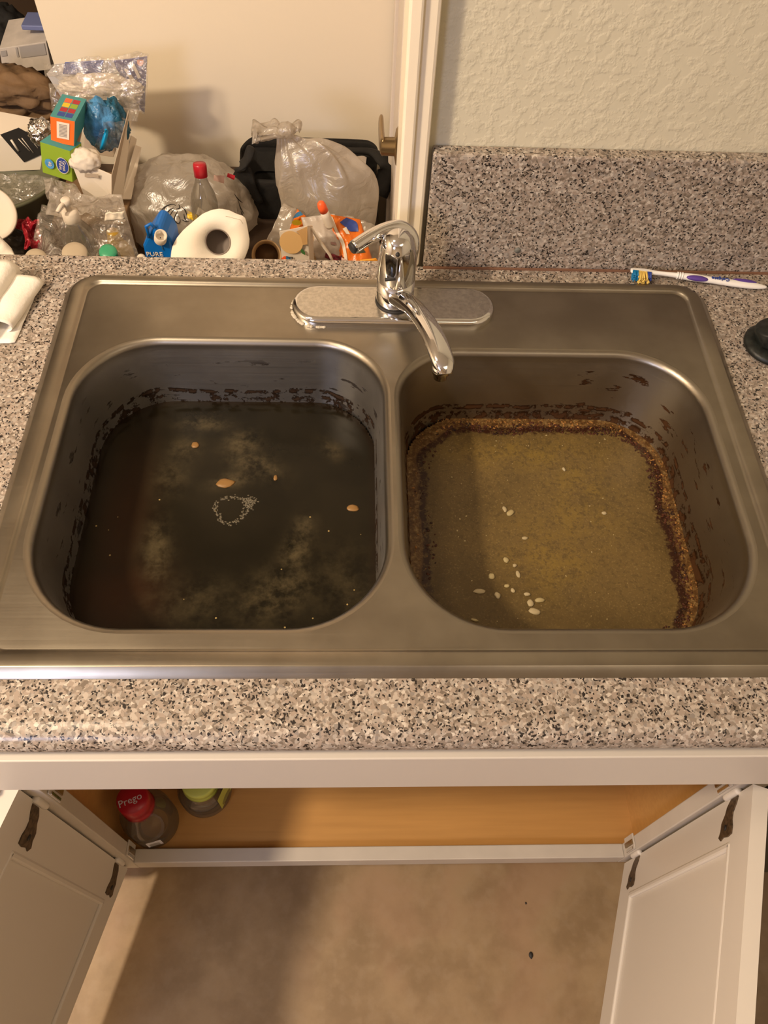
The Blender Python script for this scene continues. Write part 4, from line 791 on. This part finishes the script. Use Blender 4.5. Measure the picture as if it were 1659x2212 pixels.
# clear bag with blue print on top
cbg = empty('bubble_wrap_bag', at(215, 190, y=1.13), 'clear plastic bag with blue print lying on top of the heap', 'bag')
slab(Q([(135, 160), (215, 165), (225, 130), (140, 135)], 1.17), .002, mat('washed_blue', (.06, .10, .32), .4), cbg, 'blue_header')
slab(Q([(252, 150), (285, 205), (306, 240), (312, 243), (318, 122), (245, 132)], 1.17), .002, mat('navy_print', (.05, .055, .20), .4), cbg, 'navy_header')
slab(Q([(100, 160), (135, 215), (310, 238), (316, 124), (120, 138)], 1.172), .001, mat('pale_backing', (.50, .48, .47), .5), cbg, 'backing_film')
for i, (a, b, c, d) in enumerate([((268, 150), (276, 150), (292, 175), (285, 178)), ((284, 140), (290, 138), (304, 168), (298, 170))]): slab([tow(p, .003) for p in Q([a, b, c, d], 1.17)], .0005, M['card'], cbg, 'print_stripe', 0)
put('pink_dot', oval(tow(at(303, 133, y=1.17), .003), CR, CU, .006, .008), M['pink'], cbg, False)
put('film', SM(*Q([(98, 165), (312, 245), (322, 118), (90, 138)], [1.12, 1.12, 1.15, 1.15]), nu=50, nv=34, amp=.012, fr=15, seed=5, edge=.004), M['clear'], cbg, solid=.0003)
put('foam_sheet', blob(at(218, 190, y=1.145), (.066, .016, .022), .22, 2.0, 7, 5), M['foam'], cbg, label='crumpled white foam inside')
put('film', SM(*Q([(110, 240), (300, 262), (305, 200), (105, 180)], [1.08, 1.08, 1.11, 1.11]), nu=40, nv=24, amp=.012, fr=18, seed=15, edge=.004), M['clear'], cbg, solid=.0003)
# silver foil, cards and boxes at the left
put('foil_ball', blob(at(88, 285, y=1.10), (.018, .018, .020), .4, 2.5, 4, 4), M['foil'], None, True, 'crumpled silver foil ball beside the orange box', 'foil')
wb2 = empty('white_box', at(30, 370, y=1.2), 'white box with a black striped card at the left edge', 'box')
hexa(Q([(-60, 374), (88, 367), (94, 314), (-60, 286)], 1.20), (0, .07, .01), M['card'], wb2, 'carton'); wb2.location.z += 0
slab([tow(p, .003) for p in Q([(0, 291), (52, 351), (92, 333), (94, 305), (40, 276)], 1.20)], .001, M['ink'], wb2, 'black_card', label='black card with white stripes')
for a, b in (((24, 302), (40, 326)), ((40, 300), (64, 326)), ((47, 298), (72, 330)), ((66, 300), (82, 320)), ((72, 296), (86, 312))):
    put('card_stripe', loft([tow(at(*a, y=1.2), .0045), tow(at(*b, y=1.2), .0045)], [.0022 if a[0] == 24 else .0008] * 2, 6), M['card'], wb2)
put('paper_bag', blob(at(26, 186, y=1.33), (.080, .045, .029), .35, 1.6, 11, 4, Matrix.Rotation(.15, 3, 'Y')), M['kraft'], None, True, 'crumpled brown paper bag, uppermost of three at the left', 'bag')
put('paper_bag', blob(at(30, 232, y=1.34), (.084, .045, .027), .3, 1.5, 17, 4), M['kraft'], None, True, 'crumpled brown paper bag, middle of three at the left', 'bag')
put('paper_bag', blob(at(24, 274, y=1.34), (.082, .045, .027), .3, 1.7, 23, 4), M['kraft'], None, True, 'crumpled brown paper bag, lowest of three above the white box', 'bag')
gbx = empty('grey_box', at(50, 160, y=1.5), 'pale grey box with grey printed panels in the far left corner', 'box')
f = Q([(8, 162), (112, 150), (100, 90), (-2, 105)], 1.5); hexa(f, (0, .10, .012), M['greycard'], gbx, 'carton'); ox = gbx
for u0, v0, u1, v1 in ((.42, .55, .95, .95), (.08, .25, .14, .45), (.02, .7, .14, .9), (.34, .6, .38, .95)): face([bil(f, u, v) for u, v in ((u0, v0), (u1, v0), (u1, v1), (u0, v1))], mat('faded_grey', (.36, .33, .31), .6), 'printed_panel', .002)
put('blue_folder', B((-.76, 1.52, .0), (-.67, 1.58, .010), None), mat('lavender_lid', (.16, .19, .38), .5), None, False, 'thin blue lid on top of the pale grey box', 'lid', bev=.002).location.z = f[2].z + .012
put('dark_clutter', blob(at(8, 70, y=1.66), (.05, .05, .05), .3, 2, 3, 4), M['black'], None, True, 'black crumpled bag in the dark upper left corner', 'bag')
put('grey_tub', lathe(V((-.735, 1.10, TZ + .002)), [(.10, 0), (.125, .09), (.13, .095), (.13, .10), (.124, .10), (.12, .09), (.11, .03)], 48), M['greengrey'], None, True, 'grey green plastic tub at the left edge below the white box', 'tub')
put('clear_wrap', SM(*Q([(-20, 475), (100, 470), (130, 385), (-20, 372)], [1.02, 1.02, 1.10, 1.10]), nu=30, nv=24, amp=.012, fr=24, seed=21), M['clear'], None, True, 'clear wrap stretched over the grey green tub', 'plastic', solid=.0003)
for i, (q4, ys, fr, mm, lb) in enumerate([
    ([(60, 560), (300, 560), (272, 450), (90, 445)], [.80, .82, .90, .90], 30, 'clear', 'clear crinkled film above the green cap and beige lids'),
    ([(100, 468), (270, 472), (268, 424), (112, 418)], [.88, .88, .93, .93], 34, 'wrap', 'frosted crinkled wrap in front of the white open box'),
    ([(100, 430), (186, 434), (164, 398), (92, 385)], [.95, .95, .98, .98], 40, 'wrap', 'frosted wrap scrap under the lime green box')]):
    put('clear_wrap', SM(*Q(q4, ys), nu=50, nv=40, amp=.014, fr=fr * .5, seed=30 + i, edge=.004), M[mm], None, True, lb, 'plastic', solid=.0003)
put('white_strip', SM(*Q([(226, 476), (270, 473), (268, 457), (228, 460)], .85), nu=8, nv=6, amp=.003, fr=60, seed=2), M['card'], None, True, 'short white card strip lying on the clear film', 'card', solid=.001)
# pump bottle
pc = at(155, 472, y=.84); pb = empty('pump_bottle', (pc.x, .84, TZ), 'white pump dispenser poking through the clear film', 'bottle')
put('bottle_body', lathe(V((pc.x, .84, TZ + .001)), [(.024, 0), (.027, .004), (.027, pc.z - TZ - .03), (.014, pc.z - TZ - .008), (.012, pc.z - TZ)], 32), M['bottle'], pb)
put('pump_collar', lathe(pc, [(.0125, -.004), (.0135, -.002), (.0130, .013), (.009, .016)], 28), M['foam'], pb); put('pump_head', lathe(pc + V((0, 0, .015)), [(.0045, 0), (.0045, .010), (.008, .012), (.008, .020), (.006, .022)], 20), M['foam'], pb)
put('pump_nozzle', loft([pc + V((0, 0, .031)), pc + V((-.006, -.012, .031)), pc + V((-.010, -.022, .028))], [.004, .0035, .003], 12), M['foam'], pb)
# caps and lids at the counter edge
def cap(px, py, y, r, m, label, name, h=.012, parent=None):
    c = at(px, py, y=y); e = empty(name, (c.x, c.y, TZ), label, 'bottle' if 'bottle' in name else 'lid'); ax_ = ((CP - c).normalized() * .5 + V((0, 0, .8))).normalized()
    put('lid_top', lathe(c, [(r, -h), (r, -h * .2), (r * .93, 0), (r * .5, h * .18), (r * .05, h * .2)], 36, ax_), m, e); put('container', lathe(V((c.x, c.y + .01, TZ + .001)), [(r * .85, 0), (r, .004), (r, c.z - TZ - h * 1.2 - r * .3), (r * .8, c.z - TZ - h * 1.1)], 32), M['bottle'], e); return e
cap(233, 543, .79, .0145, M['mint'], 'clear bottle with a green cap near the blue carton', 'green_capped_bottle')
cap(161, 545, .77, .020, M['beige'], 'beige domed lid at the counter edge under clear film', 'beige_lidded_jar', .012)
cap(77, 556, .75, .017, M['beige'], 'beige lid in front of the dark red foil bag', 'beige_lidded_pot')
cap(305, 556, .745, .0070, M['foam'], 'tiny white cap at the counter edge beside blue carton', 'white_capped_vial')
put('yellow_bottle', lathe(V((at(243, 500, y=.86).x, .86, TZ + .001)), [(.02, 0), (.025, .005), (.025, .11), (.012, .135), (.010, .15)], 32), mat('yellow_liquid', (.38, .23, .03), .15), None, True, 'yellow liquid bottle seen dimly through the clear film', 'bottle')
# red foil bag, foam plate, napkins at the left edge
rf = empty('red_foil_bag', at(55, 510, y=.86), 'dark red foil snack bag torn open at the left', 'bag')
put('bag_outside', SM(*Q([(56, 536), (92, 536), (84, 476), (44, 478)], [.82, .83, .88, .87]), nu=24, nv=24, amp=.012, fr=40, seed=3, edge=.004), M['redfoil'], rf, solid=.0004)
put('torn_lip', SM(*Q([(18, 490), (60, 500), (84, 480), (32, 472)], [.87, .86, .87, .88]), nu=20, nv=10, amp=.008, fr=40, seed=5, edge=.003), M['redfoil'], rf, solid=.0004)
put('bag_inside', blob(at(38, 520, y=.88), (.026, .02, .026), .2, 2, 3, 4), mat('dark_bag_inside', (.03, .025, .018), .35), rf)
fpz = at(-22, 462, y=.86); put('foam_plate', lathe(fpz, [(.040, .0), (.043, .004), (.041, .006), (.034, .003), (.001, .003)], 48, (CP - fpz).normalized() + V((-.2, 0, .1))), M['foam'], None, True, 'white foam plate cut off by the left picture edge', 'plate')
nk = empty('paper_napkins', at(15, 545, y=.76), 'cream folded napkins fanned at the bottom left of the heap', 'napkins')
for i in range(4): put('napkin', SM(*Q([(-40 + i * 6, 580), (44 - i * 3, 575), (24 - i * 7, 538 - i * 6), (-10 - i * 4, 498 - i * 2)], [.735 + i * .006] * 2 + [.765 + i * .006] * 2), nu=12, nv=12, amp=.002, fr=30, seed=i), M['towel'], nk, solid=.0015)
